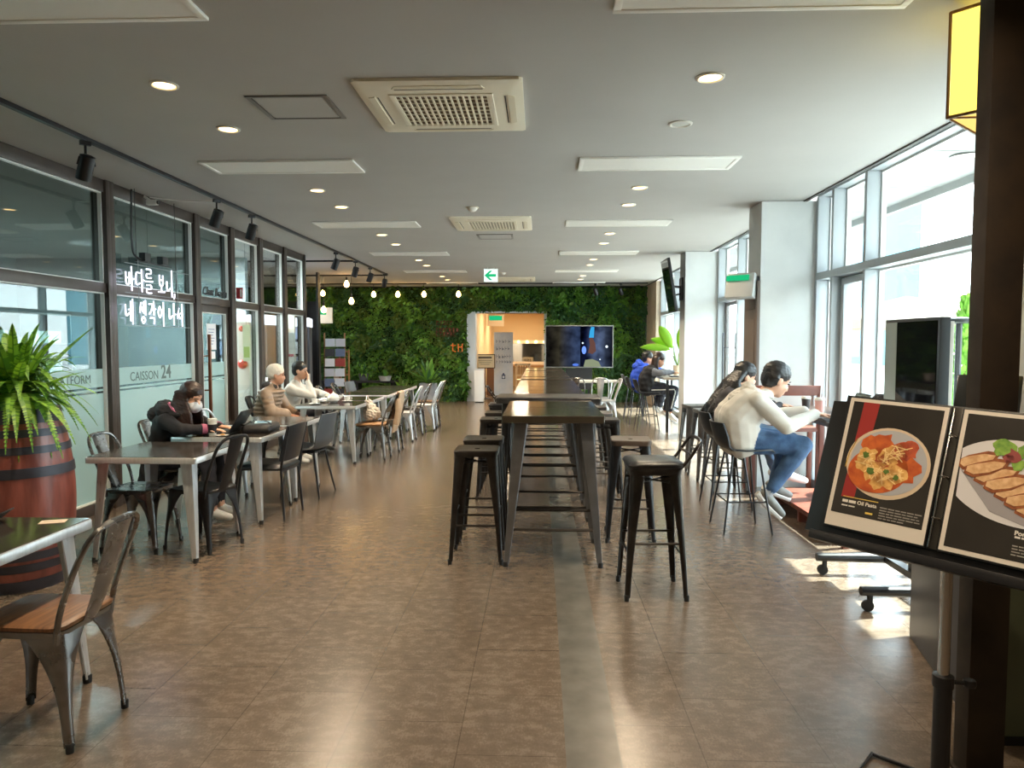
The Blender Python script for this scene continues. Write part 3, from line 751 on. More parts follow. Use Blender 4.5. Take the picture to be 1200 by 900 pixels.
def bar_stool(name, M, seatM, back=None, pad=None):
    t = thing(name, '', 'bar stool'); z = .77
    mb = MB(); mb.loft([[(x,y,z-.04) for x,y in rrect(.148,.148,.04)],[(x,y,z-.008) for x,y in rrect(.152,.152,.04)],[(x,y,z) for x,y in rrect(.146,.146,.04)],[(x,y,z-.004) for x,y in rrect(.02,.02,.019)],[(x,y,z-.03) for x,y in rrect(.018,.018,.017)]])
    mb.build('seat', seatM, t, ang=45)
    if pad:
        mb = MB(); mb.loft([[(x,y,z-.002) for x,y in rrect(.155,.155,.05)],[(x,y,z+.018) for x,y in rrect(.165,.165,.055)],[(x,y,z+.035) for x,y in rrect(.155,.155,.055)],[(x,y,z+.04) for x,y in rrect(.09,.09,.05)]]); mb.build('seat_pad', pad, t, ang=60)
    leg_set(t, M, z-.015, (.146,.146), (.185,.185), .075, .026, 1.6)
    def at(zz): u = 1-zz/z; return .146+(.185-.146)*u-.018
    for sy in (1,-1):
        a = at(.26); MB().tube([(-a,sy*a,.26),(a,sy*a,.26)], .008, 6).build('foot_rail', M, t)
        a = at(.33); MB().tube([(sy*a,-a,.33),(sy*a,a,.33)], .008, 6).build('foot_rail', M, t)
    mb = MB(); a = at(.68)
    mb.tube([(-a,-a,.68),(a,a,.68)], .006, 5); mb.tube([(-a,a,.68),(a,-a,.68)], .006, 5); mb.build('cross_brace', M, t)
    if back:
        mb = MB(); mb.tube(smoothpath([(.13,-.14,z),(.135,-.19,z+.06),(.12,-.25,z+.15),(0,-.262,z+.165),(-.12,-.25,z+.15),(-.135,-.19,z+.06),(-.13,-.14,z)],4), .01, 8)
        mb.tube([(.128,-.2,z+.08),(-.128,-.2,z+.08)], .007, 6); mb.build('low_back', back, t)
    return t
def dining_table():
    t = thing('dining_table', '', 'table'); h = .385
    mb = MB(); mb.loft([[(x,y,.685) for x,y in rrect(h-.004,h-.004,.02)],[(x,y,.688) for x,y in rrect(h,h,.02)],[(x,y,.722) for x,y in rrect(h,h,.02)],[(x,y,.728) for x,y in rrect(h-.004,h-.004,.02)]]); mb.build('table_edge', STEEL, t)
    mb = MB(); mb.loft([[(x,y,.725) for x,y in rrect(h-.006,h-.006,.02)],[(x,y,.731) for x,y in rrect(h-.009,h-.009,.02)]]); mb.build('table_top', TABTOP, t)
    leg_set(t, STEEL, .69, (.33,.33), (.365,.365), .08, .032, 1.0, rmax=.008)
    return t
def high_table():
    LEGM = mat('table_leg_steel', (122,124,128), .3, .6, var=.12, scale=8)
    t = thing('high_bar_table', '', 'table'); hx, hy = .34, .322
    mb = MB(); mb.loft([[(x,y,.972) for x,y in rrect(hx-.002,hy-.002,.012)],[(x,y,1.016) for x,y in rrect(hx,hy,.012)],[(x,y,1.02) for x,y in rrect(hx-.004,hy-.004,.012)]]); mb.build('table_top', HIGHTOP, t)
    leg_set(t, LEGM, .972, (.265,.275), (.33,.31), .09, .032, 1.0, rmax=.008)
    for sy in (1,-1): MB().tube([(-.3,sy*.285,.25),(.3,sy*.285,.25)], .011, 6).build('foot_rail', DARKM, t)
    for sx in (1,-1): MB().tube([(sx*.3,-.285,.34),(sx*.3,.285,.34)], .011, 6).build('foot_rail', DARKM, t)
    return t
def shell(w, ht, M, name='seat_shell', z0=0, t=None, back=True, bw=.8, lean=.3):
    prof = [(.21,-.025,.8),(.17,0,.95),(.08,-.004,1),(-.03,-.008,1),(-.13,.0,1),(-.18,.035,.98)]
    for k in range(1,5):
        u = k/4; prof.append((-.195-ht*lean*u, .035+ht*u, 1-(1-bw)*u**1.5))
    g = []
    for y, z, f in prof:
        up = max(0, z)/max(ht,.01)
        g.append([(x*w*f, y+.05*(x*x)*min(1,up*2), z0+z+.025*x*x*(1-min(1,up*2))) for x in (-1,-.75,-.4,0,.4,.75,1)])
    return surf([r[::-1] for r in g], .012).build(name, M, t, ang=60)
def shell_stool():
    t = thing('shell_bar_stool', '', 'bar stool')
    shell(.215, .2, BLACKP, z0=.64, t=t)
    for sx in (1,-1):
        for sy in (1,-1):
            MB().tube([(sx*.11,sy*.1,.635),(sx*.2,sy*.19,0)], [.009,.008], 7).build('leg', BLACKM, t)
    f = lambda z: (.2-.09*z/.635-.002, .19-.09*z/.635-.002)
    for z in (.25,):
        a, b = f(z)
        for p, q in (((a,b),(-a,b)),((-a,b),(-a,-b)),((-a,-b),(a,-b)),((a,-b),(a,b))):
            MB().tube([(p[0],p[1],z),(q[0],q[1],z)], .006, 6).build('foot_rail', BLACKM, t)
    mb = MB(); mb.box((0,0,.628),(.26,.24,.012)); mb.build('seat_plate', BLACKM, t)
    return t
def shell_chair(M, nm='shell_chair', legM=None):
    t = thing(nm, '', 'chair'); legM = legM or BLACKM
    shell(.22, .33, M, z0=.45, t=t, bw=.9, lean=.28)
    for sx in (1,-1):
        for sy in (1,-1):
            MB().tube([(sx*.13,sy*.12,.445),(sx*.2,sy*.2,0)], [.011,.009], 7).build('leg', legM, t)
    mb = MB(); mb.box((0,0,.436),(.3,.28,.014)); mb.build('seat_plate', BLACKM, t)
    return t
def padded_chair():
    t = thing('padded_chair', '', 'chair')
    mb = MB(); mb.loft([[(x,y,.42) for x,y in rrect(.2,.2,.05)],[(x,y,.44) for x,y in rrect(.215,.21,.06)],[(x,y,.462) for x,y in rrect(.205,.2,.06)],[(x,y,.468) for x,y in rrect(.12,.12,.06)]]); mb.build('seat', LEATHER, t, ang=60)
    g = []
    for k in range(6):
        u = k/5; y = -.2-.075*u; z = .5+.3*u; w = .2-.012*u*u
        g.append([(x*w, y-.03*(1-x*x), z+.012*(1-x*x)*(u>.9)) for x in (1,.7,.35,0,-.35,-.7,-1)])
    surf(g, .025).build('backrest', LEATHER, t, ang=60)
    for sx in (1,-1):
        MB().tube([(sx*.17,.17,.42),(sx*.2,.21,0)], .011, 7).build('leg', BLACKM, t)
        MB().tube([(sx*.19,-.27,.8),(sx*.19,-.2,.47),(sx*.18,-.19,.4),(sx*.2,-.22,0)], .011, 7).build('leg', BLACKM, t)
    for sy in (.18,-.19): MB().tube([(-.17,sy,.41),(.17,sy,.41)], .009, 6).build('seat_rail', BLACKM, t)
    return t

# ------------------------------------------------------------------ left dining row
kt = Kind(dining_table())
XT = -2.66
for (x, y, l) in ((-2.35,2.67,'steel-edged cafe table nearest the viewer, cut by the photo edge'),(-2.69,5.08,'steel cafe table right before the masked woman, empty top'),(-2.65,6.13,'steel cafe table holding the laptop, cup and black bag'),(-2.66,7.0,'steel cafe table just behind the laptop table, empty top'),
 (-2.63,9.07,'steel cafe table of the two older women with cups'),(-2.63,9.88,'steel cafe table directly beyond the cups table'),(-2.62,10.9,'steel cafe table third from the end by green wall'),(-2.6,11.71,'steel cafe table second from the end by green wall'),(-2.6,12.52,'last steel cafe table of the row by green wall')):
    kt.place((x,y,0), 0, l, 'steel cafe tables in the left row')
CW = Kind(cafe_chair('cafe_chair', STEELD, WOODSEAT)); CS = Kind(cafe_chair('cafe_chair', STEELD)); CB = Kind(cafe_chair('cafe_chair', BLACKM))
CL = Kind(cafe_chair('cafe_chair', STEEL)); CT = Kind(cafe_chair('cafe_chair', STEELD, WOODTAN))
G = 'metal cafe chairs in the left row'
CW.place((-1.915,2.655,0), R(88), 'gunmetal chair with brown wooden seat in the near foreground', G)
CS.place((-2.93,5.12,0), R(-93), 'gunmetal chair at the glass side of the empty near table', G)
CB.place((-2.47,5.13,0), R(72), 'matt black metal chair facing the empty near table', G)
CL.place((-3.06,7.02,0), R(-92), 'bright steel hoop chair behind the laptop at glass side', G)
CS.place((-3.06,6.0,0), R(-90), 'gunmetal chair the masked woman sits on', G)
CB.place((-3.3,8.78,0), R(-88), 'black metal chair the knit capped woman sits on', G)
CS.place((-3.3,9.62,0), R(-90), 'gunmetal chair the chin-resting woman sits on', G)
for x, y, r, K, l in ((-2.16,9.16,88,CT,'chair with tan seat holding the white bag at cups table'),(-2.13,9.88,92,CS,'gunmetal chair just beyond the chair with the beige coat'),(-2.12,10.9,90,CL,'bright steel aisle chair fourth from the green wall end'),(-2.1,11.71,90,CS,'gunmetal aisle chair third from the green wall end'),(-2.0,12.3,92,CL,'bright steel aisle chair second from the green wall end'),(-2.0,12.76,90,CW,'wood seated aisle chair at the green wall end')):
    K.place((x,y,0), R(r), l, G)
for y, l in ((10.9,'gunmetal glass-side chair at third table from the end'),(11.71,'gunmetal glass-side chair at second table from the end')):
    CS.place((-3.1,y,0), R(-90), l, G)
padded_chair().location = (0,0,0)
t = [o for o in bpy.data.objects if o.name.startswith('padded_chair')][0]; t.location = (-2.36,6.13,0); t.rotation_euler.z = R(86); t['label'] = 'black padded chair on aisle side of the laptop table'
SC = Kind(shell_chair(GREYP))
SC.place((-2.3,7.0,0), R(84), 'grey moulded shell chair on aisle side past the padded chair')
SC.place((-3.15,12.55,0), R(-100), 'grey moulded shell chair by the magazine rack')
# ------------------------------------------------------------------ centre bar row
kh = Kind(high_table()); HX = .094
hy = [5.03,5.69,6.97,7.63,8.29,8.95,9.9,10.72,11.38,12.04,12.9,13.56]
for i, y in enumerate(hy):
    kh.place((HX,y,0), 0, '%s high metal bar table of the long centre row, counted from viewer' % ORD[i], 'high bar tables down the centre')
t = thing('service_table', 'wider dark topped high table between second and third bar tables', 'table', (.08,6.34,0))
mb = MB(); mb.loft([[(x,y,.985) for x,y in rrect(.45,.26,.02)],[(x,y,1.028) for x,y in rrect(.452,.262,.02)],[(x,y,1.034) for x,y in rrect(.445,.255,.02)]]); mb.build('table_top', mat('dark_laminate', (60,58,56), .3, var=.4, scale=16), t)
leg_set(t, DARKM, .985, (.4,.22), (.42,.235), .07, .03, 1.0)
SD = Kind(bar_stool('bar_stool', DARKM, DARKM)); SBk = Kind(bar_stool('bar_stool', DARKM, DARKM, back=DARKM, pad=LEATHER)); SW = Kind(bar_stool('bar_stool', BLACKM, mat('dark_wood_seat', (86,70,58), .45, rgb2=(64,52,44), scale=6, stretch=(1,10,1))))
SP = Kind(bar_stool('bar_stool', BLACKM, BLACKM, pad=LEATHER)); GUNG = mat('grey_gunmetal', (88,86,84), .38, .5, var=.15, scale=9); SG = Kind(bar_stool('bar_stool', GUNG, GUNG))
G = 'metal bar stools around the high tables'
for x, y, r, K, l in ((-.43,4.95,0,SD,'backless stool nearest viewer on left of first bar table'),(-.425,5.5,0,SD,'gunmetal stool second on the left of the bar row'),(-.42,6.95,0,SD,'gunmetal stool third on the left of the bar row'),(-.42,7.6,0,SD,'gunmetal stool fourth on the left of the bar row'),(-.42,8.28,0,SP,'black padded stool fifth on the left of the bar row'),(-.43,9.42,-90,SBk,'low backed stool sixth on the left of the bar row'),
  (.68,4.3,92,SBk,'black padded stool with low metal back, right front of bar row'),(.7,5.5,-4,SW,'dark wood topped stool behind the low backed stool'),(.62,6.95,0,SD,'gunmetal stool third on the right of the bar row'),(.62,7.62,0,SG,'bright steel stool fourth on the right of the bar row'),(.62,8.29,0,SD,'gunmetal stool fifth on the right of the bar row'),(.62,8.95,0,SG,'bright steel stool sixth on the right of the bar row')):
    K.place((x,y,0), R(r), l, G)
for x, y, l in ((1.87,8.55,'gunmetal stool farthest of the three by the glass door'),(1.88,7.98,'gunmetal stool in the middle of the three by the glass door'),(1.88,7.3,'gunmetal stool partly behind the long haired woman')):
    SG.place((x,y,0), R(5), l, 'stools by the glass door')
# ------------------------------------------------------------------ right side
kb = Kind(shell_stool())
G = 'black shell bar stools at the window counters'
kb.place((1.63,5.8,0), R(-88), 'black shell stool under the man in the grey hoodie', G)
kb.place((1.72,6.62,0), R(-90), 'black shell stool under the long haired woman', G)
kb.place((1.86,12.45,0), R(-90), 'black shell stool under the student in black jacket', G)
kb.place((1.84,13.35,0), R(-90), 'black shell stool under the student in blue hoodie', G)
kb.place((1.87,14.3,0), R(-95), 'empty black shell stool behind the blue hoodie', G)
REDW = mat('red_brown_wood', (128,68,50), .45, rgb2=(96,48,36), scale=4, stretch=(1,12,1))
def wood_counter(name, label, x0, x1, y0, y1, z, topM, legM):
    t = thing(name, label, 'counter', ((x0+x1)/2,(y0+y1)/2,0)); hx, hy_ = (x1-x0)/2, (y1-y0)/2
    mb = MB(); mb.bx(-hx,hx,-hy_,hy_,z-.035,z); mb.build('counter_top', topM, t, .004)
    for sx in (1,-1):
        for sy in (1,-1): MB().bx(sx*(hx-.06)-.022,sx*(hx-.06)+.022,sy*(hy_-.06)-.022,sy*(hy_-.06)+.022,0,z-.035).build('leg', legM, t, .002)
    mb = MB(); mb.bx(hx-.075,hx-.045,-hy_+.08,hy_-.08,.2,.23); mb.build('foot_rail', legM, t)
    return t
wood_counter('window_counter', 'high counter with laptop along the near window', 2.18, 2.74, 5.2, 6.95, .9, mat('counter_dark_top', (58,48,44), .3), REDW)
wood_counter('window_counter', 'pale high counter of the two students at the far window', 2.08, 2.78, 11.98, 14.9, .92, mat('pale_counter', (180,172,160), .35), BLACKM)
t = thing('wooden_bench', 'red brown wooden bench with back rail beyond the laptop counter', 'bench', (2.45,7.2,0))
mb = MB(); mb.bx(-.34,.34,-.03,.0,.98,1.08); mb.build('back_rail', REDW, t, .004)
for sx in (-1,1): MB().bx(sx*.32-.02,sx*.32+.02,-.035,.005,0,1.0).build('leg', REDW, t, .002); MB().bx(sx*.32-.02,sx*.32+.02,.2,.24,0,.62).build('leg', REDW, t, .002)
mb = MB(); mb.bx(-.34,.34,-.03,.24,.62,.66); mb.build('seat', REDW, t, .004)
for z in (.78,): MB().bx(-.34,.34,-.025,-.005,z,z+.07).build('back_slat', REDW, t, .003)
t = thing('wooden_step', 'low red brown wooden step under the laptop counter', 'step', (2.42,6.05,0))
mb = MB(); mb.bx(-.26,.26,-.7,.72,.1,.14); mb.build('tread', REDW, t, .004)
for y in (-.66,0,.66): MB().bx(-.24,.24,y-.02,y+.02,0,.1).build('bearer', REDW, t)
shc = shell_chair(mat('brown_grey_shell', (96,88,84), .5), 'shell_chair'); shc.scale = (1,1,1); shc.location = (2.5,7.72,.0) if False else (2.62,8.35,0); shc.rotation_euler.z = R(170); shc['label'] = 'brown grey shell chair top seen beyond the wooden bench'
# far right table with chairs
t = thing('folding_table', 'pale folding table under the big standing screen', 'table', (1.0,14.6,0))
mb = MB(); mb.bx(-.6,.6,-.35,.35,.71,.74); mb.build('table_top', mat('pale_laminate', (198,196,188), .4), t, .006)
for sx in (-1,1):
    MB().tube([(sx*.5,-.3,.71),(sx*.35,.28,0)], .016, 6).build('leg', STEEL, t); MB().tube([(sx*.5,.3,.71),(sx*.35,-.28,0)], .016, 6).build('leg', STEEL, t)
G = 'steel chairs at the pale folding table'
for x, y, r, K, l in ((1.16,13.92,0,CL,'bright steel chair with its back to viewer at folding table'),(1.2,13.3,100,CL,'bright steel chair turned sideways before the folding table'),(.7,13.92,0,CS,'gunmetal chair on the doorway side of the folding table')):
    K.place((x,y,0), R(r), l, G)
# ------------------------------------------------------------------ living wall
def leaves_mesh(name, mats, rnd, n, area, size, holes=(), y=18.44, depth=.16, droop=.55):
    """blades hanging from felt: each leaf a small folded diamond"""
    V = []; F = []; M = []
    x0, x1, z0, z1 = area
    cl = [(rnd.uniform(x0,x1), rnd.uniform(z0,z1), rnd.choice(range(len(mats))), rnd.uniform(.6,1.5)) for _ in range(420)]
    cx = np.array([[c[0],c[1]] for c in cl])
    k = 0
    while k < n:
        x = rnd.uniform(x0,x1); z = rnd.uniform(z0,z1)
        if any(a-.02 < x < b+.02 and c < z < d+.03 for a,b,c,d in holes): continue
        k += 1
        i = int(np.argmin((cx[:,0]-x)**2+(cx[:,1]-z)**2)); c = cl[i]
        L = size*c[3]*rnd.uniform(.7,1.3); w = L*rnd.uniform(.16,.3)
        a = rnd.gauss(-PI/2, .9); d = Vector((math.cos(a)*.8, -rnd.uniform(.25,.9), math.sin(a)*droop+.15)).normalized()
        s = d.cross(Vector((rnd.uniform(-.4,.4),-1,rnd.uniform(-.2,.6)))).normalized(); nn = s.cross(d)
        p = Vector((x, y-rnd.uniform(0,depth)*min(1.3,c[3]), z)); b = len(V)
        tip = p+d*L; tip.z -= L*.15
        V += [p, p+d*L*.45+s*w+nn*w*.25, p+d*L*.5, p+d*L*.45-s*w+nn*w*.25, tip]
        F += [(b,b+1,b+4,b+2),(b,b+2,b+4,b+3)]; mi = c[2] if rnd.random()<.75 else rnd.randrange(len(mats)); M += [mi,mi]
    me = bpy.data.meshes.new(name); me.from_pydata([tuple(v) for v in V], [], F)
    for m in mats: me.materials.append(m)
    me.polygons.foreach_set('material_index', M); me.update(); return me
def leafmat(name, rgb, tr=.25):
    m, n, o = nt(name); N = n.nodes; L = n.links
    p = N.new('ShaderNodeBsdfPrincipled'); p.inputs['Base Color'].default_value = lin(*rgb); p.inputs['Roughness'].default_value = .5
    t = N.new('ShaderNodeBsdfTranslucent'); t.inputs[0].default_value = lin(min(255,rgb[0]*1.15),min(255,rgb[1]*1.15),rgb[2]*.8)
    mx = N.new('ShaderNodeMixShader'); mx.inputs[0].default_value = tr
    L.new(p.outputs[0], mx.inputs[1]); L.new(t.outputs[0], mx.inputs[2]); L.new(mx.outputs[0], o.inputs[0]); MATS[name] = m; return m
GR = [leafmat('leaf_dark', (56,94,42)), leafmat('leaf_mid', (76,122,48)), leafmat('leaf_fresh', (104,150,58)), leafmat('leaf_blue_green', (66,106,66)), leafmat('leaf_olive', (92,116,50))]
t = thing('living_wall', 'dense green plant wall covering the whole far end', 'plant wall', (0,0,0))
mb = MB(); mb.bx(-8.9, DX0-.03, 18.44, 18.5, 0, CZ-.02); mb.bx(DX1+.03, 2.7, 18.44, 18.5, 0, CZ-.02); mb.bx(DX0-.03, DX1+.03, 18.44, 18.5, DZ+.05, CZ-.02)
mb.build('felt_backing', mat('dark_felt', (44,62,32), .95), t)
put('foliage', leaves_mesh('foliage', GR, random.Random(11), 34000, (-6.6,2.68,.02,CZ-.04), .1, holes=[(DX0,DX1,-.1,DZ+.02)]), t)['kind'] = 'stuff'
RUST = mat('rust_letters', (96,52,34), .7)
t = thing('wall_lettering', 'faint rust coloured lettering fixed on the plant wall left of the doorway', 'sign', (-2.62,18.19,1.62))
# three short rows of illegible rust strokes, the lowest ends in a brighter pair
for r, (z, w, m) in enumerate(((.34,.42,RUST),(.16,.58,RUST),(.05,.5,RUST))):
    mb = MB(); rnd = random.Random(r)
    x = 0
    while x < w:
        q = rnd.uniform(.04,.07); mb.bx(x,x+.012,0,.02,z,z+.11); mb.bx(x,x+q,0,.02,z+rnd.uniform(.0,.09),z+rnd.uniform(.095,.11)); mb.bx(x,x+q,0,.02,z,z+.014); x += q+.03
    mb.build('letter_row', m, t)
mb = MB(); OR = mat('orange_letters', (226,120,48), .5)
mb.tube([(.42,0,-.12),(.42,0,-.32),(.5,0,-.34)],.014,6); mb.tube([(.36,0,-.18),(.5,0,-.18)],.014,6); mb.tube([(.56,0,-.14),(.56,0,-.34),(.66,0,-.34),(.66,0,-.14)],.014,6); mb.tube([(.56,0,-.22),(.66,0,-.22)],.014,6)
mb.build('bright_letters', OR, t)
# plants and planters at its foot
def blade_plant(name, label, loc, n, L, w, mats, pot=None, potM=None, seed=1, curve=.8, potn='pot', up=.5):
    t = thing(name, label, 'plant', loc); z0 = 0
    if pot:
        mb = MB(); r, h, sq = pot
        if sq: mb.loft([[(x,y,0) for x,y in rrect(r*.93,r*.93,.02)],[(x,y,h) for x,y in rrect(r,r,.02)],[(x,y,h) for x,y in rrect(r*.88,r*.88,.02)],[(x,y,h-.04) for x,y in rrect(r*.86,r*.86,.02)]])
        else: mb.lathe([(r*.75,0),(r,h),(r*.9,h),(r*.86,h-.03)], n=20)
        mb.build(potn, potM or GREYP, t); z0 = h-.04
    rnd = random.Random(seed); mb = MB()
    for k in range(n):
        a = rnd.random()*2*PI; el = rnd.uniform(up,1.35); l = L*rnd.uniform(.6,1.1); d = Vector((math.cos(a)*math.cos(el), math.sin(a)*math.cos(el), math.sin(el)))
        s = Vector((-math.sin(a), math.cos(a), 0)); pts = []
        for q in range(6):
            u = q/5; p = Vector((0,0,z0))+d*l*u; p.z -= curve*l*u*u*.6*math.cos(el); ww = w*math.sin(PI*min(.97,max(.06,u)))**.8
            pts.append((p-s*ww, p+Vector((0,0,-ww*.3)), p+s*ww))
        g = pts; mi = rnd.randrange(len(mats)); b = len(mb.v); mb.v += [tuple(p) for r_ in g for p in r_]
        for q in range(5):
            for j in range(2): mb.f.append([b+q*3+j,b+q*3+j+1,b+q*3+3+j+1,b+q*3+3+j]); mb.m.append(mi)
    mb.build('leaves', mats, t, ang=180); return t
CONCP = mat('grey_concrete_planter', (150,154,160), .8, var=.12, scale=6)
blade_plant('potted_palm', 'tall leafy plant in square grey concrete planter at end of chair row', (-2.72,17.45,0), 42, .75, .045, GR[1:4], (.2,.52,True), CONCP, 4, .7, 'planter')
blade_plant('potted_palm', 'arching bright palm standing before the plant wall in mid left', (-3.3,17.05,0), 30, .5, .035, [GR[2],GR[4]], (.18,.35,False), GREYP, 5, 1.1)
blade_plant('potted_plant', 'small leafy plant in pale pot on low dark bench', (-5.0,17.6,.58), 26, .35, .03, GR[1:3], (.12,.2,False), mat('beige_pot', (200,182,160), .6), 6)
blade_plant('potted_plant', 'drooping spider plant in grey pot on low dark bench', (-4.35,17.6,.58), 40, .45, .02, [GR[2],GR[3]], (.13,.16,False), GREYP, 7, 1.3)
blade_plant('potted_plant', 'small plant in silver tray pot on low dark bench', (-3.75,17.3,.58), 20, .25, .03, GR[1:3], (.16,.12,False), STEEL, 8)
t = thing('plant_bench', 'low dark bench carrying the small pot plants', 'bench', (-4.45,17.5,0))
mb = MB(); mb.bx(-.95,.95,-.22,.22,.53,.578); mb.build('bench_top', BLACKW, t, .004)
for x in (-.86,0,.86): MB().bx(x-.03,x+.03,-.2,.2,0,.53).build('leg', BLACKW, t)

# ------------------------------------------------------------------ standing screen
t = thing('standing_screen', 'large wheeled display showing a hand raised over blue lights', 'screen', (.9,16.3,0))
mb = MB(); frame_mb(mb, -.77,.77,.94,1.9,-.03,.03,.022); mb.build('bezel', mat('screen_bezel', (130,130,128), .4, .5), t, .004)
def screen_mat():
    m, n, o = nt('screen_picture'); N = n.nodes; L = n.links
    e = N.new('ShaderNodeEmission'); tc = N.new('ShaderNodeTexCoord'); sx = N.new('ShaderNodeSeparateXYZ'); L.new(tc.outputs['Object'], sx.inputs[0])
    def ramp(src, st):
        c = N.new('ShaderNodeValToRGB'); E = c.color_ramp.elements
        E[0].position, E[0].color = st[0][0], lin(*st[0][1]); E[1].position, E[1].color = st[-1][0], lin(*st[-1][1])
        for p, q in st[1:-1]: k = E.new(p); k.color = lin(*q)
        L.new(src, c.inputs[0]); return c
    mr = N.new('ShaderNodeMapRange'); mr.inputs[1].default_value = -.75; mr.inputs[2].default_value = .75; L.new(sx.outputs[0], mr.inputs[0])
    base = ramp(mr.outputs[0], [(0,(30,28,28)),(.2,(70,66,52)),(.35,(62,72,96)),(.49,(70,90,130)),(.515,(70,90,130)),(.52,(18,20,30)),(.6,(30,40,80)),(.8,(110,130,170)),(.9,(60,70,90)),(1,(30,32,46))])
    t = N.new('ShaderNodeTexNoise'); t.inputs['Scale'].default_value = 4; L.new(tc.outputs['Object'], t.inputs[0])
    v = ramp(t.outputs[0], [(.3,(90,90,100)),(.7,(255,255,255))])
    mx = N.new('ShaderNodeMix'); mx.data_type = 'RGBA'; mx.blend_type = 'MULTIPLY'; mx.inputs[0].default_value = 1
    L.new(base.outputs[0], mx.inputs[6]); L.new(v.outputs[0], mx.inputs[7])
    L.new(mx.outputs[2], e.inputs[0]); e.inputs[1].default_value = .26; L.new(e.outputs[0], o.inputs[0]); return m
mb = MB(); mb.bx(-.75,.75,-.026,-.02,.96,1.88); mb.build('display', screen_mat(), t)
# the shown picture: arm, blue glove, round shoulder, highlights
def flat(poly, z, name, m):
    mb = MB(); mb.prism(poly, 0, .001); mb.xf(Matrix.Translation((0,-.0262-z*.0012,0)) @ Matrix.Rotation(PI/2,4,'X')); return mb.build(name, m, t)
def circ(cx, cy, r, r2=None, n=16): return [(cx+r*math.cos(2*PI*i/n), cy+(r2 or r)*math.sin(2*PI*i/n)) for i in range(n)]
flat([(.2,1.28),(.3,1.25),(.38,1.32),(.36,1.5),(.3,1.62),(.22,1.62),(.24,1.45)], 1, 'picture_arm', emis('pic_skin', (120,84,76), .22))
flat([(.22,1.62),(.33,1.62),(.34,1.86),(.27,1.87),(.24,1.78)], 2, 'picture_glove', emis('pic_blue', (60,170,230), .3))
flat([(.1,.965),(.5,.965),(.44,1.08),(.3,1.14),(.14,1.12)], 3, 'picture_shoulder', emis('pic_pale', (150,160,130), .26))
flat(circ(.11,1.34,.05,.09), 4, 'picture_lamp', emis('pic_bluelamp', (110,150,255), .4))
flat(circ(-.08,1.01,.07,.03), 4, 'picture_glow', emis('pic_glow', (90,130,230), .3))
for c in ((.08,1.5,.02),(.62,1.42,.03),(.47,1.13,.015)): flat(circ(*c), 5, 'picture_spark', emis('pic_white', (220,235,245), .45))
mb = MB(); mb.bx(-.08,.08,.02,.06,.5,1.3); mb.bx(-.25,.25,.03,.05,1.2,1.6); mb.build('mount', BLACKM, t)
mb = MB(); mb.bx(-.3,.3,.0,.05,.45,.93); mb.build('shelf_panel', BLACKW, t)
for x in (-.4,.4):
    MB().bx(x-.03,x+.03,-.25,.25,.06,.1).build('foot', BLACKM, t)
mb = MB(); mb.bx(-.43,.43,-.02,.02,.08,.12); mb.bx(-.25,-.2,.02,.05,.1,.5); mb.bx(.2,.25,.02,.05,.1,.5); mb.build('base_bar', BLACKM, t)
for x in (-.4,.4):
    for y in (-.22,.22):
        mb = MB(); mb.lathe([(.03,-.012),(.03,.012)], n=12); mb.xf(Matrix.Translation((x,y,.03)) @ Matrix.Rotation(PI/2,4,'Y')); mb.build('caster', RUBBER, t)

# ------------------------------------------------------------------ corridor contents
t = thing('standing_banner', 'tall white roll-up banner with pale blue print in the doorway', 'banner', (-.98,19.6,0), R(4))
mb = MB(); mb.bx(-.26,.26,-.004,.004,.05,1.78); mb.build('banner_sheet', mat('banner_print', (206,216,232), .6, rgb2=(228,232,240), scale=3), t)
mb = MB(); mb.bx(-.28,.28,-.09,.09,0,.05); mb.build('cassette', STEEL, t, .006)
mb = MB(); mb.bx(-.27,.27,-.008,.008,1.77,1.795); mb.build('top_bar', STEEL, t)
BI = mat('banner_ink', (140,152,176), .7)
for k, (z, s) in enumerate(((1.5,.09),(1.3,.1),(1.08,.11),(.95,.08))):
    mb = MB(); rnd = random.Random(k+20); x = -.2
    while x < .18:
        mb.bx(x,x+.012,-.0065,-.004,z,z+s); mb.bx(x,x+.05,-.0065,-.004,z+s*rnd.uniform(0,.5),z+s*.6); x += rnd.uniform(.06,.09)
    mb.build('lettering', BI, t)
mb = MB(); frame_mb(mb, -.05,.05,.52,.64,-.007,-.004,.02); mb.bx(-.02,.02,-.007,-.004,.6,.68); mb.build('emblem', mat('emblem_navy', (40,60,110), .6), t)
t = thing('notice_stand', 'cream notice board with dark heading on thin stand by doorway', 'sign', (-1.46,19.3,0))
mb = MB(); frame_mb(mb, -.27,.27,.82,1.2,-.02,.01,.02); mb.build('frame', BLACKM, t)
mb = MB(); mb.bx(-.25,.25,-.015,.005,.84,1.18); mb.build('board', mat('cream_board', (236,214,178), .6), t)
mb = MB(); mb.bx(-.18,.18,-.018,-.015,1.09,1.13); mb.build('heading', mat('dark_ink', (50,40,36), .7), t)
mb = MB()
for k in range(3): mb.bx(-.2+.04*k,.2-.04*k,-.018,-.015,1.02-.05*k,1.03-.05*k)
mb.build('text_lines', mat('soft_ink', (120,100,84), .7), t)
mb = MB(); mb.tube([(0,0,.82),(0,0,.02)],.015,8); mb.build('pole', BLACKM, t)
mb = MB(); mb.lathe([(.17,0),(.17,.015),(.03,.03)], n=20); mb.build('base', BLACKM, t)
t = thing('white_bin', 'slim white cabinet at the left edge of the doorway', 'cabinet', (-1.5,18.15,0))
mb = MB(); mb.bx(-.14,.1,-.14,.14,0.02,.82); mb.build('body', WHITE, t, .008)
mb = MB(); mb.bx(-.145,.105,-.145,.145,.82,.85); mb.build('lid', mat('pale_grey', (190,196,204), .4), t, .006)
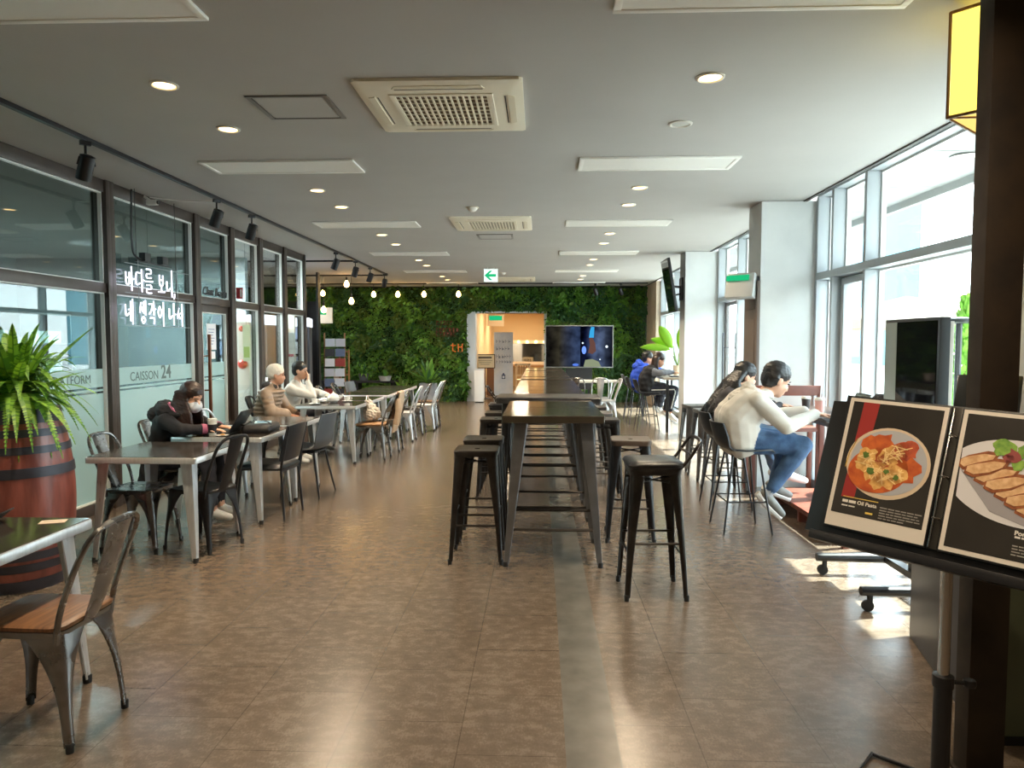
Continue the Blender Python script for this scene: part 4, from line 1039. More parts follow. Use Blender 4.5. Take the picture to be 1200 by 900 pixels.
mb = MB(); mb.bx(-.12,.08,-.12,.12,0,.02); mb.build('plinth', BLACKP, t)
t = thing('vanity_mirror', 'lit dressing mirror ringed by warm bulbs in the corridor', 'mirror', (-.42,24.9,0))
mb = MB(); mb.bx(-.95,.95,-.06,.0,.75,1.6); mb.build('frame', mat('white_mirror_frame', (230,214,190), .4), t)
mb = MB(); mb.bx(-.78,.78,-.066,-.06,.86,1.48); mb.build('mirror_glass', mat('mirror_glass', (200,200,195), .05, 1), t)
VB = emis('vanity_bulb', (255,214,140), 3)
for x, z in [(-.87,.9),(-.87,1.12),(-.87,1.34),(.87,.9),(.87,1.12),(.87,1.34)]+[(-.6+.3*i,1.54) for i in range(5)]:
    mb = MB(); mb.ell((x,-.09,z),(.045,.045,.045),nu=10,nv=6); mb.build('bulb', VB, t)
mb = MB(); mb.bx(-.95,.95,-.45,-.0,.68,.74); mb.build('shelf', mat('vanity_shelf', (150,110,70), .5), t)
def slat_chair(loc, rz, lab):
    t = thing('slatted_chair', lab, 'chair', loc, rz); M = mat('white_chair_paint', (226,214,192), .5)
    mb = MB(); mb.bx(-.21,.21,-.2,.2,.43,.46); mb.build('seat', M, t, .004)
    for x in (-.19,.19):
        MB().bx(x-.02,x+.02,.15,.19,0,.43).build('leg', M, t); MB().bx(x-.02,x+.02,-.2,-.16,0,.92).build('leg', M, t)
    mb = MB(); mb.bx(-.21,.21,-.2,-.165,.86,.92); mb.build('back_rail', M, t); mb = MB(); mb.bx(-.17,.17,-.195,-.17,.56,.6); mb.build('back_rail', M, t)
    for i in range(5): MB().bx(-.15+.07*i,-.13+.07*i,-.19,-.175,.6,.86).build('back_slat', M, t)
slat_chair((-.47,20.6,.18), 0, 'white slat backed high chair in corridor right of banner')
t = [o for o in bpy.data.objects if o.name == 'slatted_chair'][0]; t.location.z = 0; t.scale = (1,1,1)
t = thing('folding_sign', 'dark wooden A-frame behind the notice stand', 'sign', (-1.32,20.7,0))
for s in (1,-1):
    MB().box((0,s*.12,.45),(.4,.02,.9),rot=Matrix.Rotation(R(14*s),3,'X')).build('panel', mat('dark_brown_board', (90,58,36), .6), t)
mb = MB(); mb.bx(-.18,.18,-.02,.02,.86,.9); mb.build('hinge_bar', BLACKM, t)

# ------------------------------------------------------------------ back-left alcove and lounge
t = thing('black_partition', 'tall matt black panel at the opening past the glass bays', 'panel', (-4.75,14.6,0))
mb = MB(); mb.bx(-.45,.2,-.06,.06,0.02,2.35); mb.build('panel', BLACKW, t, .004)
mb = MB(); mb.bx(.2,.24,-.065,.065,0,2.94); mb.build('edge_post', mat('dark_grey_edge', (60,62,64), .4, .4), t)
mb = MB(); mb.bx(-.45,.2,-.08,.08,0,.04); mb.build('plinth', BLACKM, t)
t = thing('magazine_rack', 'leaning rack of magazines beside the black panel', 'rack', (-4.12,14.3,0), .25)
mb = MB(); 
for x in (-.2,.2): mb.box((x,.09,.85),(.03,.03,1.72),rot=Matrix.Rotation(R(-7),3,'X'))
mb.box((0,.0,.02),(.5,.4,.04)); mb.build('rack_frame', WOODTAN, t)
for k in range(7):
    mb = MB(); z = .3+.2*k; y = .02+(z-.85)*.122; mb.box((0,y,z-.09),(.44,.05,.012)); mb.build('rack_shelf', BLACKM, t)
cols = [(200,204,214),(70,84,110),(150,60,56),(220,220,224),(96,110,140),(60,60,66),(190,190,200)]
for k in range(7):
    z = .3+.2*k
    for j in range(2):
        mb = MB(); mb.box((0,0,.085),(.19,.012,.16)); o = mb.build('magazine', mat('magazine_%s' % 'abcdefg'[(k*2+j)%7], cols[(k*2+j*3)%7], .4), None)
        zz = .225+.2*k; yy = 14.3-.005+(z-.85)*.122
        x = (-.1 if j == 0 else .1); o.location = (-4.12+x*math.cos(.25), yy+x*math.sin(.25)-.012, zz-.002); o.rotation_euler = (R(-7),0,.25)
        tag(o, '%s magazine on %s rack shelf from the bottom' % ('left' if j == 0 else 'right', ORD[k]), 'magazine', 'magazines on the leaning rack')
# glossy white photo machines behind the last bays
def machine(loc, rz, lab, cols, h=1.95):
    t = thing('vending_machine', lab, 'machine', loc, rz)
    mb = MB(); mb.bx(-.42,.42,-.35,.35,.06,h); mb.build('cabinet', mat('machine_body', (60,62,70), .4), t, .015)
    mb = MB(); prof = [(-.35,.1),(-.42,.3),(-.44,.55),(-.39,.85),(-.35,.95)]
    mb.loft([[(x,y,z) for y, z in prof+[(-.33,.95),(-.33,.1)]] for x in (-.42,.42)]); mb.build('curved_front', WHITEP, t)
    mb = MB(); mb.bx(-.43,.43,-.42,.36,h-.16,h); mb.build('light_header', emis('machine_header', (236,244,255), .7), t, .01)
    mb = MB(); mb.bx(-.38,.38,-.362,-.35,1.0,h-.2); mb.build('poster_window', mat('machine_window', (34,36,46), .15), t)
    for i in range(3):
        for k in range(3):
            mb = MB(); mb.bx(-.34+.24*i,-.14+.24*i,-.367,-.362,1.05+.26*k,1.26+.26*k); mb.build('picture_card', mat('machine_card_%d' % ((i+k*2)%4), cols[(i+k*2)%4], .4), t)
    for x in (-.36,.36): MB().bx(x-.04,x+.04,-.3,.3,0,.06).build('foot', BLACKP, t)
    return t
pc = [(220,222,228),(120,104,60),(150,160,190),(50,54,70)]
machine((-4.75,11.62,0), 0, 'dark vending machine with curved white front behind the first clear glass bay', pc)
machine((-4.62,13.0,0), R(14), 'white fronted machine at the glass partition end', pc)
t = thing('notice_board', 'white upright board with one red line behind the middle clear bay', 'board', (-4.13,11.6,0))
mb = MB(); mb.bx(-.16,.14,-.015,.015,.55,2.0); mb.build('board', WHITEP, t, .003)
mb = MB(); mb.bx(-.14,.12,-.018,-.015,1.28,1.32); mb.build('red_line', mat('sign_red', (200,44,52), .5), t)
for x in (-.14,.12): MB().bx(x-.012,x+.012,-.02,.02,0,.55).build('leg', BLACKM, t)
t = thing('green_leaflet', 'tall pale green leaflet hanging behind the first clear glass bay', 'leaflet', (-4.02,9.72,0))
mb = MB(); mb.bx(-.05,.05,-.003,.003,1.25,1.75); mb.build('sheet', mat('pale_green_sheet', (190,220,190), .6), t)
mb = MB(); mb.bx(-.04,.04,-.005,-.003,1.3,1.45); mb.build('green_block', mat('leaflet_green', (120,180,90), .6), t)
mb = MB(); mb.tube([(0,0,1.75),(0,0,CZ-.002)], .002, 4); mb.build('string', BLACKM, t)
t = thing('water_dispenser', 'pale grey water dispenser behind the clear glass bay', 'dispenser', (-4.5,10.7,0), R(-90))
mb = MB(); mb.bx(-.22,.22,-.2,.2,.02,1.12); mb.build('body', mat('pale_grey_metal', (190,196,200), .35, .2), t, .02)
mb = MB(); mb.bx(.222,.226,-.13,.12,.55,.8); mb.build('tap_recess', BLACKP, t)
mb = MB(); mb.bx(-.18,.18,-.16,.16,0,.02); mb.build('base', BLACKP, t)
t = thing('fire_hydrant_box', 'white fire hydrant panel with red lamps behind the clear bay', 'fire cabinet', (-4.21,10.1,0), R(-90))
mb = MB(); mb.bx(-.06,.06,-.09,.09,.0,1.8); mb.build('cabinet', WHITEP, t, .01)
for z, r in ((1.7,.04),(1.2,.065)):
    mb = MB(); mb.lathe([(r,0),(r,.03),(r*.6,.06),(.001,.065)], n=18); mb.xf(Matrix.Translation((.06,.0,z)) @ Matrix.Rotation(PI/2,4,'Y')); mb.build('red_lamp', mat('red_lamp', (214,40,36), .3), t)
t = thing('small_red_sign', 'small red and white sign sticking out from the door post', 'sign', (-3.8,9.0,2.12))
mb = MB(); mb.bx(-.04,.04,-.008,.008,-.06,.08); mb.build('plate', mat('sign_red', (200,44,52), .5), t)
mb = MB(); mb.bx(.01,.035,-.0095,-.008,-.04,.06); mb.build('white_patch', PAPER, t)
# lounge shelving behind the glowing letters
t = thing('lounge_shelf', 'dim shelving with pale green boxes seen through the glass', 'shelf', (-6.8,8.4,0))
mb = MB()
for z in (.3,.7,1.1,1.5,1.9): mb.bx(-.2,.2,-1.5,1.5,z-.02,z)
for y in (-1.5,-.5,.5,1.48): mb.bx(-.2,.2,y,y+.02,0,1.9)
mb.build('carcass', mat('shelf_grey', (100,108,108), .6), t)
for i in range(3):
    for k in range(4):
        mb = MB(); mb.bx(-.1,.1,0,.6,0,.16); o = mb.build('storage_box', mat('pale_green_box', (168,196,186), .6)); o.location = (-6.75,7.15+i,.302+.4*k)
        tag(o, 'pale green storage box, %s shelf up, %s column of the lounge shelving' % (ORD[k], ORD[i]), 'box', 'boxes on the lounge shelving')
# ------------------------------------------------------------------ people
def prim_mesh(prims):
    mb = MB()
    for p in prims:
        if p[0] == 'c':
            _, a, b, r0, r1, m = p; a = Vector(a); b = Vector(b); L = (b-a).length; d = (b-a)/max(L,1e-6)
            q = d.to_track_quat('Z','Y').to_matrix().to_4x4(); prof = []
            for k in range(5): t = -PI/2+PI/2*k/4; prof.append((r0*math.cos(t), r0*math.sin(t)))
            for k in range(5): t = PI/2*k/4; prof.append((r1*math.cos(t), L+r1*math.sin(t)))
            s = MB(); s.lathe(prof, n=14); s.xf(Matrix.Translation(a) @ q); mb.add(s.v, s.f)
        else:
            _, c, r, rot, m = p; mb.ell(c, r, nu=18, nv=12, rot=rot)
    return mb
def blob(name, prims, mats, parent, voxel=.01, smooth=3, noise=0, nscale=.08, nmask=None):
    me0 = prim_mesh(prims).mesh('tmp', mats[0]); o = put('tmp', me0)
    md = o.modifiers.new('r', 'REMESH'); md.mode = 'VOXEL'; md.voxel_size = voxel
    if smooth: ms = o.modifiers.new('s', 'SMOOTH'); ms.factor = .5; ms.iterations = smooth
    dg = bpy.context.evaluated_depsgraph_get(); me = bpy.data.meshes.new_from_object(o.evaluated_get(dg))
    bpy.data.objects.remove(o); bpy.data.meshes.remove(me0); me.name = name
    nv = len(me.vertices); co = np.empty(nv*3); me.vertices.foreach_get('co', co); co = co.reshape(-1,3)
    D = []
    for p in prims:
        if p[0] == 'c':
            a = np.array(p[1]); b = np.array(p[2]); ab = b-a; t = np.clip(((co-a)@ab)/max(ab@ab,1e-9),0,1)
            D.append(np.linalg.norm(co-a-t[:,None]*ab,axis=1)-(p[3]+(p[4]-p[3])*t))
        else:
            Rm = np.array(p[3]) if p[3] is not None else np.eye(3); q = (co-np.array(p[1]))@Rm/np.array(p[2])
            D.append((np.linalg.norm(q,axis=1)-1)*min(p[2]))
    idx = np.argmin(np.array(D),0); pm = np.array([p[-1] for p in prims]); vm = pm[idx]
    if noise:
        no = np.empty(nv*3); me.vertices.foreach_get('normal', no); no = no.reshape(-1,3)
        k = 2*PI/nscale; x,y,z = co.T
        h = np.sin(k*(x+.7*z)+2*np.sin(.6*k*y))*np.sin(.8*k*(y-.5*z)+1.5*np.sin(.5*k*x))+.6*np.sin(1.7*k*(z+.3*x)+np.sin(k*y))
        mask = np.isin(vm, nmask) if nmask is not None else np.ones(nv,bool)
        co = co+no*(noise*h*mask)[:,None]; me.vertices.foreach_set('co', co.ravel())
    me.materials.clear()
    for m in mats: me.materials.append(m)
    nf = len(me.polygons); ls = np.empty(nf,int); me.polygons.foreach_get('loop_start', ls); lv = np.empty(len(me.loops),int); me.loops.foreach_get('vertex_index', lv)
    me.polygons.foreach_set('material_index', vm[lv[ls]].astype(np.int32)); me.shade_smooth(); me.update()
    return put(name, me, parent)
def V3(*a): return Vector(a)
def basis(f, up=(0,0,1)):
    f = Vector(f).normalized(); l = Vector(up).cross(f).normalized(); u = f.cross(l); return f, l, u
def hand(P, wrist, d, n, side, m, sc=1.0, curl=.5):
    """palm and five fingers; n = palm normal, side = towards the thumb"""
    d = Vector(d).normalized(); n = Vector(n); n = (n-d*n.dot(d)).normalized(); s = n.cross(d)*side
    w = Vector(wrist); Rm = Matrix((d, s, n)).transposed()
    P.append(('e', w+d*.05*sc, (.052*sc,.04*sc,.017*sc), Rm, m))
    for k, (o, L) in enumerate(((.03,.068),(.01,.078),(-.011,.072),(-.03,.056))):
        b = w+d*.085*sc+s*o*sc; a = .25*curl
        m1 = b+(d*math.cos(a)+n*math.sin(a))*L*.5*sc; a2 = a+.7*curl
        m2 = m1+(d*math.cos(a2)+n*math.sin(a2))*L*.5*sc
        P.append(('c', b, m1, .0092*sc, .0085*sc, m)); P.append(('c', m1, m2, .0085*sc, .0072*sc, m))
    b = w+d*.03*sc+s*.034*sc; m1 = b+(d*.6+s*.75+n*.2).normalized()*.036*sc; m2 = m1+(d*.9+s*.2+n*.3).normalized()*.03*sc
    P.append(('c', b, m1, .012*sc, .0105*sc, m)); P.append(('c', m1, m2, .0105*sc, .0085*sc, m))
def head(P, c, f, m, sc=1.0, up=(0,0,1)):
    f, l, u = basis(f, up); c = Vector(c); Rm = Matrix((f,l,u)).transposed()
    E = lambda o, r: P.append(('e', c+f*o[0]*sc+l*o[1]*sc+u*o[2]*sc, tuple(k*sc for k in r), Rm, m))
    E((-.008,0,.035), (.096,.075,.088)); E((.02,0,-.035), (.072,.06,.08)); E((.05,0,-.085), (.032,.034,.026))
    E((.088,0,-.022), (.02,.014,.028)); E((.098,0,-.034), (.013,.015,.011)); E((.08,0,-.066), (.016,.024,.012))
    for s in (1,-1): E((-.005,s*.076,-.005), (.022,.01,.033)); E((.06,s*.03,-.03), (.025,.022,.025))
    return f, l, u, Rm
def eyes(root, c, f, sc=1.0):
    f, l, u = basis(f); c = Vector(c)
    for s in (1,-1):
        mb = MB(); mb.ell(c+f*.083*sc+l*s*.032*sc+u*.008*sc, (.01*sc,.012*sc,.0055*sc), nu=8, nv=6, rot=Matrix((f,l,u)).transposed()); mb.build('eye', mat('dark_eye', (40,30,26), .2), root)
        mb = MB(); mb.tube([c+f*.09*sc+l*s*.016*sc+u*.026*sc, c+f*.09*sc+l*s*.034*sc+u*.03*sc, c+f*.078*sc+l*s*.05*sc+u*.024*sc], .004*sc, 5); mb.build('eyebrow', mat('dark_hair', (24,20,19), .45), root)
SKIN = mat('skin', (214,166,138), .5, var=.04, scale=20); SKIN2 = mat('skin_warm', (196,142,112), .5)
HAIR = mat('dark_hair', (24,20,19), .45); HAIRB = mat('brown_hair', (58,36,28), .42, rgb2=(34,22,18), scale=30, stretch=(1,1,.2))
JEAN = mat('blue_jeans', (48,76,112), .8, rgb2=(70,102,140), scale=14, bump=.2, bscale=90)
HOODG = mat('grey_hoodie', (204,199,190), .85, var=.05, scale=6, bump=.1, bscale=120)
BLKC = mat('black_coat', (22,20,24), .85, bump=.15, bscale=80); WSHOE = mat('white_shoe', (226,224,220), .5); GSHOE = mat('grey_shoe', (120,118,112), .6)
def sitter(label, loc, rz, hipz, J, mats, torso=(.15,.16,.15), voxel=.01, noise=.004, extra=(), limb=1.0, shoe=2):
    """local frame: x forward, y left. J holds joints; mats = top, legs, shoe, skin"""
    t = thing('person', label, 'person', loc, rz); P = []
    hip, mid, ch, nk = V3(*J['hip']), V3(*J['mid']), V3(*J['chest']), V3(*J['neck'])
    tw = J.get('tw', 1.0)
    # trunk as pairs of capsules side by side so it is wider than deep
    for s in (1,-1):
        P.append(('c', hip+V3(0,s*.07,0), mid+V3(0,s*.065,0), torso[0]*.78, torso[1]*.72, 0)); P.append(('c', mid+V3(0,s*.065,0), ch+V3(0,s*.08,0), torso[1]*.72, torso[2]*.75, 0))
        P.append(('c', ch+V3(0,s*.08,0), nk-V3(.01,-s*.05,.035), torso[2]*.72, .065, 0))
    P.append(('c', nk-V3(0.01,0,.03), nk+(V3(*J['head'])-nk)*.5, .052, .048, 3))
    for s, k in ((1,'l'),(-1,'r')):
        sh, el, wr = V3(*J['sh'+k]), V3(*J['el'+k]), V3(*J['wr'+k])
        P.append(('c', ch+V3(0,s*.1,.03), sh, .085*limb, .07*limb, 0)); P.append(('c', sh, el, .068*limb, .054*limb, 4)); P.append(('c', el, wr, .054*limb, .038*limb, 4))
        hd = V3(*J.get('hd'+k, (wr-el).normalized()))
        hand(P, wr+hd*.01, hd, J.get('pn'+k, (0,0,-1)), J.get('th'+k, -s), 3, .95)
        kn, an, to = V3(*J['kn'+k]), V3(*J['an'+k]), V3(*J['to'+k])
        P.append(('c', hip+V3(0,s*.09,-.01), kn, .1*limb, .068*limb, 1)); P.append(('c', kn, kn+(an-kn)*.35, .066*limb, .062*limb, 1)); P.append(('c', kn+(an-kn)*.35, an+(kn-an)*.15, .062*limb, .045*limb, 1)); P.append(('c', an+(kn-an)*.12, an, .036, .036, J.get('sock',3)))
        fd = (to-an).normalized(); P.append(('c', an-fd*.035+V3(0,0,-.02), an+fd*.06+V3(0,0,-.015), .036, .04, 2)); P.append(('c', an+fd*.06+V3(0,0,-.015), to, .04, .03, 2))
    head(P, J['head'], J['look'], 3, J.get('hs',1.0))
    P += list(extra)
    blob('body', P, mats, t, voxel, 4, noise, .16, [0,1,4])
    if J.get('eyes', True): eyes(t, J['head'], J['look'], J.get('hs',1.0))
    return t
def hair_cap(t, c, f, M, sc=1.0, extra=(), voxel=.009, fringe=True):
    f, l, u = basis(f); c = Vector(c); Rm = Matrix((f,l,u)).transposed(); P = []
    P.append(('e', c-f*.018*sc+u*.052*sc, (.1*sc,.086*sc,.085*sc), Rm, 0)); P.append(('e', c-f*.045*sc+u*.01*sc, (.066*sc,.083*sc,.085*sc), Rm, 0))
    if fringe:
        for k in range(-3,4): P.append(('c', c+f*.03*sc+u*.108*sc+l*k*.009*sc, c+f*(.07-.0035*k*k)*sc+u*.066*sc+l*k*.02*sc, .015*sc, .012*sc, 0))
    P += [tuple(e) for e in extra]
    return blob('hair', P, [M], t, voxel, 2, .0025, .035)
# --- man in grey hoodie
J = dict(hip=(0,0,.74), mid=(-.02,0,.9), chest=(.07,0,1.0), neck=(.2,0,1.11), head=(.29,-.01,1.2), look=(.93,.1,-.42),
  shl=(.1,.19,1.05), ell=(.33,.24,.9), wrl=(.56,.12,.945), shr=(.1,-.19,1.05), elr=(.29,-.27,.86), wrr=(.55,-.14,.945),
  hdl=(1,-.1,-.06), hdr=(1,.12,-.06), knl=(.46,.14,.70), anl=(.34,.17,.33), tol=(.48,.18,.24), knr=(.47,-.12,.70), anr=(.21,-.1,.3), tor=(.33,-.09,.145), sock=5, hs=1.1)
MS = mat('grey_sock', (150,150,152), .9)
man = sitter('person in pale grey hoodie and blue jeans typing at the window counter', (1.6,5.8,0), 0, .7, J, [HOODG, JEAN, GSHOE, SKIN, HOODG, MS], (.2,.22,.2), .0085, .0016, limb=1.12)
hair_cap(man, J['head'], J['look'], HAIR, 1.14, [('c',(.265,.075,1.2),(.25,.07,1.14),.03,.018,0),('c',(.265,-.095,1.225),(.26,-.088,1.175),.026,.014,0)])
blob('hood', [('c',(.09,-.12,1.1),(.07,.0,1.14),.05,.055,0),('c',(.07,0,1.14),(.09,.12,1.1),.055,.05,0),('c',(.09,-.12,1.1),(.22,-.1,1.08),.045,.028,0),('c',(.09,.12,1.1),(.22,.1,1.08),.045,.028,0),('e',(.0,0,1.06),(.08,.14,.06),None,0)], [HOODG], man, .009, 3, .004, .06)
for s in (1,-1):
    mb = MB(); an, to = V3(*J['anl' if s>0 else 'anr']), V3(*J['tol' if s>0 else 'tor']); fd = (to-an).normalized(); up = V3(0,1,0).cross(fd)*-1
    mb.tube([an-fd*.06-up*.058, an+fd*.05-up*.055, to+fd*.025-up*.03], [.026,.028,.022], 8); mb.build('sole', WSHOE, man)
# --- woman beside him with long wavy hair
J2 = dict(hip=(0,0,.72), mid=(-.02,0,.88), chest=(.05,0,1.0), neck=(.13,0,1.1), head=(.2,0,1.19), look=(.95,0,-.3),
  shl=(.06,.17,1.01), ell=(.25,.22,.88), wrl=(.48,.1,.94), shr=(.06,-.17,1.01), elr=(.26,-.2,.87), wrr=(.48,-.1,.94), hdl=(1,0,-.05), hdr=(1,0,-.05),
  knl=(.42,.1,.68), anl=(.52,.1,.3), tol=(.68,.1,.25), knr=(.44,-.06,.68), anr=(.58,-.06,.32), tor=(.74,-.06,.25), sock=5)
w2 = sitter('person with long wavy dark hair sitting beyond the grey hoodie', (1.68,6.62,0), 0, .68, J2, [mat('charcoal_top',(52,50,54),.85), mat('pale_jeans',(110,140,175),.8), WSHOE, SKIN, mat('charcoal_top',(52,50,54),.85), MS], (.15,.15,.15), .011)
rnd = random.Random(5); ex = []
for k in range(16):
    a = -1.6+3.2*k/15; y = .09*math.sin(a); x = -.06*math.cos(a)+.14; pts = [V3(x+.02,y*.8,1.22)]
    for q in range(1,6): pts.append(V3(x-.05*q*.55-.02*math.cos(a)*q+rnd.gauss(0,.012), y*(1+.16*q)+rnd.gauss(0,.012), 1.22-.07*q))
    for p, q in zip(pts, pts[1:]): ex.append(('c', p, q, .028, .026, 0))
hair_cap(w2, J2['head'], J2['look'], HAIR, 1.05, ex)
# --- masked woman at the laptop
J3 = dict(hip=(0,0,.54), mid=(-.02,0,.66), chest=(.06,0,.83), neck=(.15,0,.95), head=(.25,-.03,1.04), look=(.9,-.32,-.36),
  shl=(.1,.17,.86), ell=(.26,.22,.795), wrl=(.42,.09,.785), shr=(.1,-.17,.86), elr=(.25,-.24,.795), wrr=(.4,-.1,.785), hdl=(1,-.2,-.05), hdr=(1,.2,-.05),
  knl=(.4,.1,.53), anl=(.42,.1,.1), tol=(.56,.1,.045), knr=(.4,-.09,.53), anr=(.44,-.09,.1), tor=(.58,-.09,.045), sock=3, hs=.98)
g = sitter('person in black hooded coat and white mask typing on the laptop', (-3.17,5.93,0), 0, .5, J3, [BLKC, mat('dark_trousers',(40,40,48),.85), WSHOE, SKIN, BLKC], (.125,.12,.15), .0095, .004, limb=1.0,
  extra=[('c',(-.05,-.12,.5),(-.08,-.16,.36),.09,.07,0),('c',(-.05,.12,.5),(-.08,.16,.36),.09,.07,0),('c',(-.08,-.1,.4),(-.08,.1,.4),.08,.08,0)])
ex = []; rnd = random.Random(9)
for s in (1,-1):
    for k in range(6):
        x = .155+.016*k; pts = [V3(x,s*.07-.02,1.09), V3(x+.005,s*.085-.02,1.0), V3(x+.012+.006*k,s*.095-.03,.92), V3(x+.03+.006*k,s*.1-.03+rnd.gauss(0,.008),.82-.012*k)]
        for p, q in zip(pts, pts[1:]): ex.append(('c', p, q, .02, .017, 0))
for k in range(6):
    y = -.09+.024*k; pts = [V3(.16,y,1.08),V3(.13,y*1.1,.99),V3(.12,y*1.1,.92)]
    for p, q in zip(pts, pts[1:]): ex.append(('c', p, q, .024, .02, 0))
hair_cap(g, J3['head'], J3['look'], HAIRB, 1.02, ex, fringe=False)
blob('hood', [('c',(.06,-.13,.93),(.0,0,.95),.06,.075,0),('c',(.0,0,.95),(.06,.13,.93),.075,.06,0),('c',(.06,-.13,.93),(.18,-.13,.9),.05,.03,0),('c',(.06,.13,.93),(.18,.13,.9),.05,.03,0),('e',(-.04,0,.9),(.085,.14,.075),None,0)], [BLKC], g, .009, 3, .004, .06)
PINK = mat('pink_lining', (190,110,140), .8)
for s in (1,-1): MB().tube(smoothpath([(.09,s*.09,1.0),(.14,s*.125,.95),(.19,s*.135,.9)],4), .014, 6).build('hood_lining', PINK, g)
for s in (1,-1): 
    a, b = V3(*J3['el'+('l' if s>0 else 'r')]), V3(*J3['wr'+('l' if s>0 else 'r')]); MB().tube([b+(a-b)*.18, b-(a-b)*.02], [.046,.044], 12).build('cuff', PINK, g)
f, l, u = basis(J3['look']); c = V3(*J3['head'])
mb = MB(); mb.ell(c+f*.062-u*.052, (.05,.064,.056), nu=16, nv=10, rot=Matrix((f,l,u)).transposed())
for s in (1,-1): mb.tube([c+f*.06+l*s*.06-u*.03, c+f*.02+l*s*.077-u*.01, c-f*.01+l*s*.079+u*.01], .003, 5)
mb.build('face_mask', mat('white_mask', (214,216,222), .7), g)
# --- older woman in quilted jacket and knit cap
QUILT = mat('taupe_quilted_jacket', (146,122,100), .38, var=.06)
J4 = dict(hip=(0,0,.54), mid=(-.01,0,.68), chest=(.05,0,.85), neck=(.08,0,.98), head=(.12,0,1.1), look=(1,.15,-.08),
  shl=(.05,.19,.88), ell=(.16,.25,.66), wrl=(.32,.1,.62), shr=(.05,-.19,.88), elr=(.14,-.25,.66), wrr=(.3,-.12,.615), hdl=(1,-.3,-.1), hdr=(1,.3,-.1),
  knl=(.42,.1,.53), anl=(.4,.1,.1), tol=(.54,.1,.045), knr=(.42,-.09,.53), anr=(.38,-.09,.1), tor=(.52,-.09,.045), sock=5)
ex = []
for k in range(9):
    z = .5+.05*k; x = -.02+.06*max(0,(z-.66))/.2
    ex += [('e',(x,0,z),(.165,.215,.032),None,0)]
for k in range(7):
    u_ = (k+.5)/7; a, b, d_ = V3(.05,-.2,.88), V3(.14,-.26,.66), V3(.29,-.14,.62)
    p = a+(b-a)*(u_*2) if u_ < .5 else b+(d_-b)*((u_-.5)*2); ex.append(('e', p, (.078,.078,.05 if u_<.5 else .078), None, 0))
o4 = sitter('person in taupe quilted jacket and cream knit cap at the cups table', (-3.38,8.78,0), 0, .5, J4, [QUILT, mat('brown_trousers',(96,78,66),.85), WSHOE, SKIN2, QUILT, mat('brown_trousers',(96,78,66),.85)], (.17,.17,.16), .0105, 0, limb=1.08, extra=ex)
c = V3(*J4['head']); f, l, u = basis(J4['look']); Rm = Matrix((f,l,u)).transposed()
blob('knit_cap', [('e',c-f*.022+u*.055,(.108,.094,.09),Rm,0),('e',c-f*.045+u*.02,(.082,.09,.075),Rm,0)], [mat('cream_knit',(226,214,198),.9,bump=.6,bscale=90)], o4, .009, 2, .003, .03)
blob('collar', [('c',(.0,-.07,.98),(-.02,.07,.98),.045,.045,0),('c',(.0,-.07,.98),(.12,-.06,.96),.04,.03,0),('c',(-.0,.07,.98),(.12,.06,.96),.04,.03,0)], [mat('dark_collar',(60,52,48),.7)], o4, .009, 2)
# --- woman behind her resting chin on hand
CREAMJ = mat('pale_grey_jacket', (206,200,192), .8)
J5 = dict(J4); J5.update(head=(.14,-.02,1.12), look=(1,-.1,-.1), elr=(.36,-.2,.79), wrr=(.27,-.1,.97), hdr=(-.1,.35,1), pnr=(-1,0,.1), ell=(.36,.22,.79), wrl=(.5,.0,.79), hdl=(.4,-1,0))
o5 = sitter('person with dark hair and pale jacket resting chin on hand', (-3.38,9.62,0), 0, .5, J5, [CREAMJ, mat('dark_trousers',(40,40,48),.85), GSHOE, SKIN, CREAMJ, MS], (.15,.15,.15), .0115, .004)
hair_cap(o5, J5['head'], J5['look'], HAIR, 1.03)
# --- two students at the far counter
J6 = dict(J2); J6.update(hip=(0,0,.72), head=(.2,0,1.2), look=(.95,0,-.35), knl=(.44,.1,.7), knr=(.46,-.08,.7), anl=(.33,.1,.3), tol=(.46,.1,.18), ell=(.18,.25,.995), elr=(.18,-.25,.99), anr=(.38,-.08,.3), tor=(.5,-.07,.17), wrl=(.42,.1,.998), wrr=(.42,-.1,.998), sock=3)
TRK = mat('navy_track_pants', (30,32,46), .7)
GRS = mat('grey_sleeve', (112,114,120), .8)
o6 = sitter('person in black jacket with grey sleeves and striped track pants', (1.86,12.45,0), 0, .68, J6, [mat('black_jacket',(26,26,30),.8), TRK, WSHOE, SKIN2, GRS], (.17,.17,.17), .0125, .005, limb=1.08)
rnd = random.Random(2); ex = []
for k in range(12):
    a = -1.7+3.4*k/11; y = .085*math.sin(a); x = -.05*math.cos(a)+.16
    pts = [V3(x,y,1.24), V3(x-.02,y*1.2,1.14), V3(x-.03+rnd.gauss(0,.01),y*1.25,1.05)]
    for p, q in zip(pts, pts[1:]): ex.append(('c', p, q, .028, .024, 0))
hair_cap(o6, J6['head'], J6['look'], HAIRB, 1.05, ex, voxel=.011)
for k, s in (('r',-1),('l',1)):
    kn, an = V3(*J6['kn'+k]), V3(*J6['an'+k]); hp = V3(0,s*.09,.7)
    MB().tube([hp+V3(.05,s*.105,0), kn+V3(-.02,s*.075,.01), kn+V3(.0,s*.072,-.03), an+(kn-an)*.2+V3(0,s*.052,0)], [.02,.02,.02,.018], 6, flat=.5).build('side_stripe', WSHOE, o6)
J7 = dict(J6); J7.update(head=(.16,0,1.21), look=(.95,.05,-.3), sock=5)
BLUEH = mat('royal_blue_hoodie', (36,76,190), .8)
o7 = sitter('person in royal blue hoodie seated beyond the black jacket', (1.84,13.35,0), 0, .68, J7, [BLUEH, mat('dark_trousers',(40,40,48),.85), WSHOE, SKIN2, BLUEH, MS], (.18,.18,.17), .0125, .005, limb=1.1)
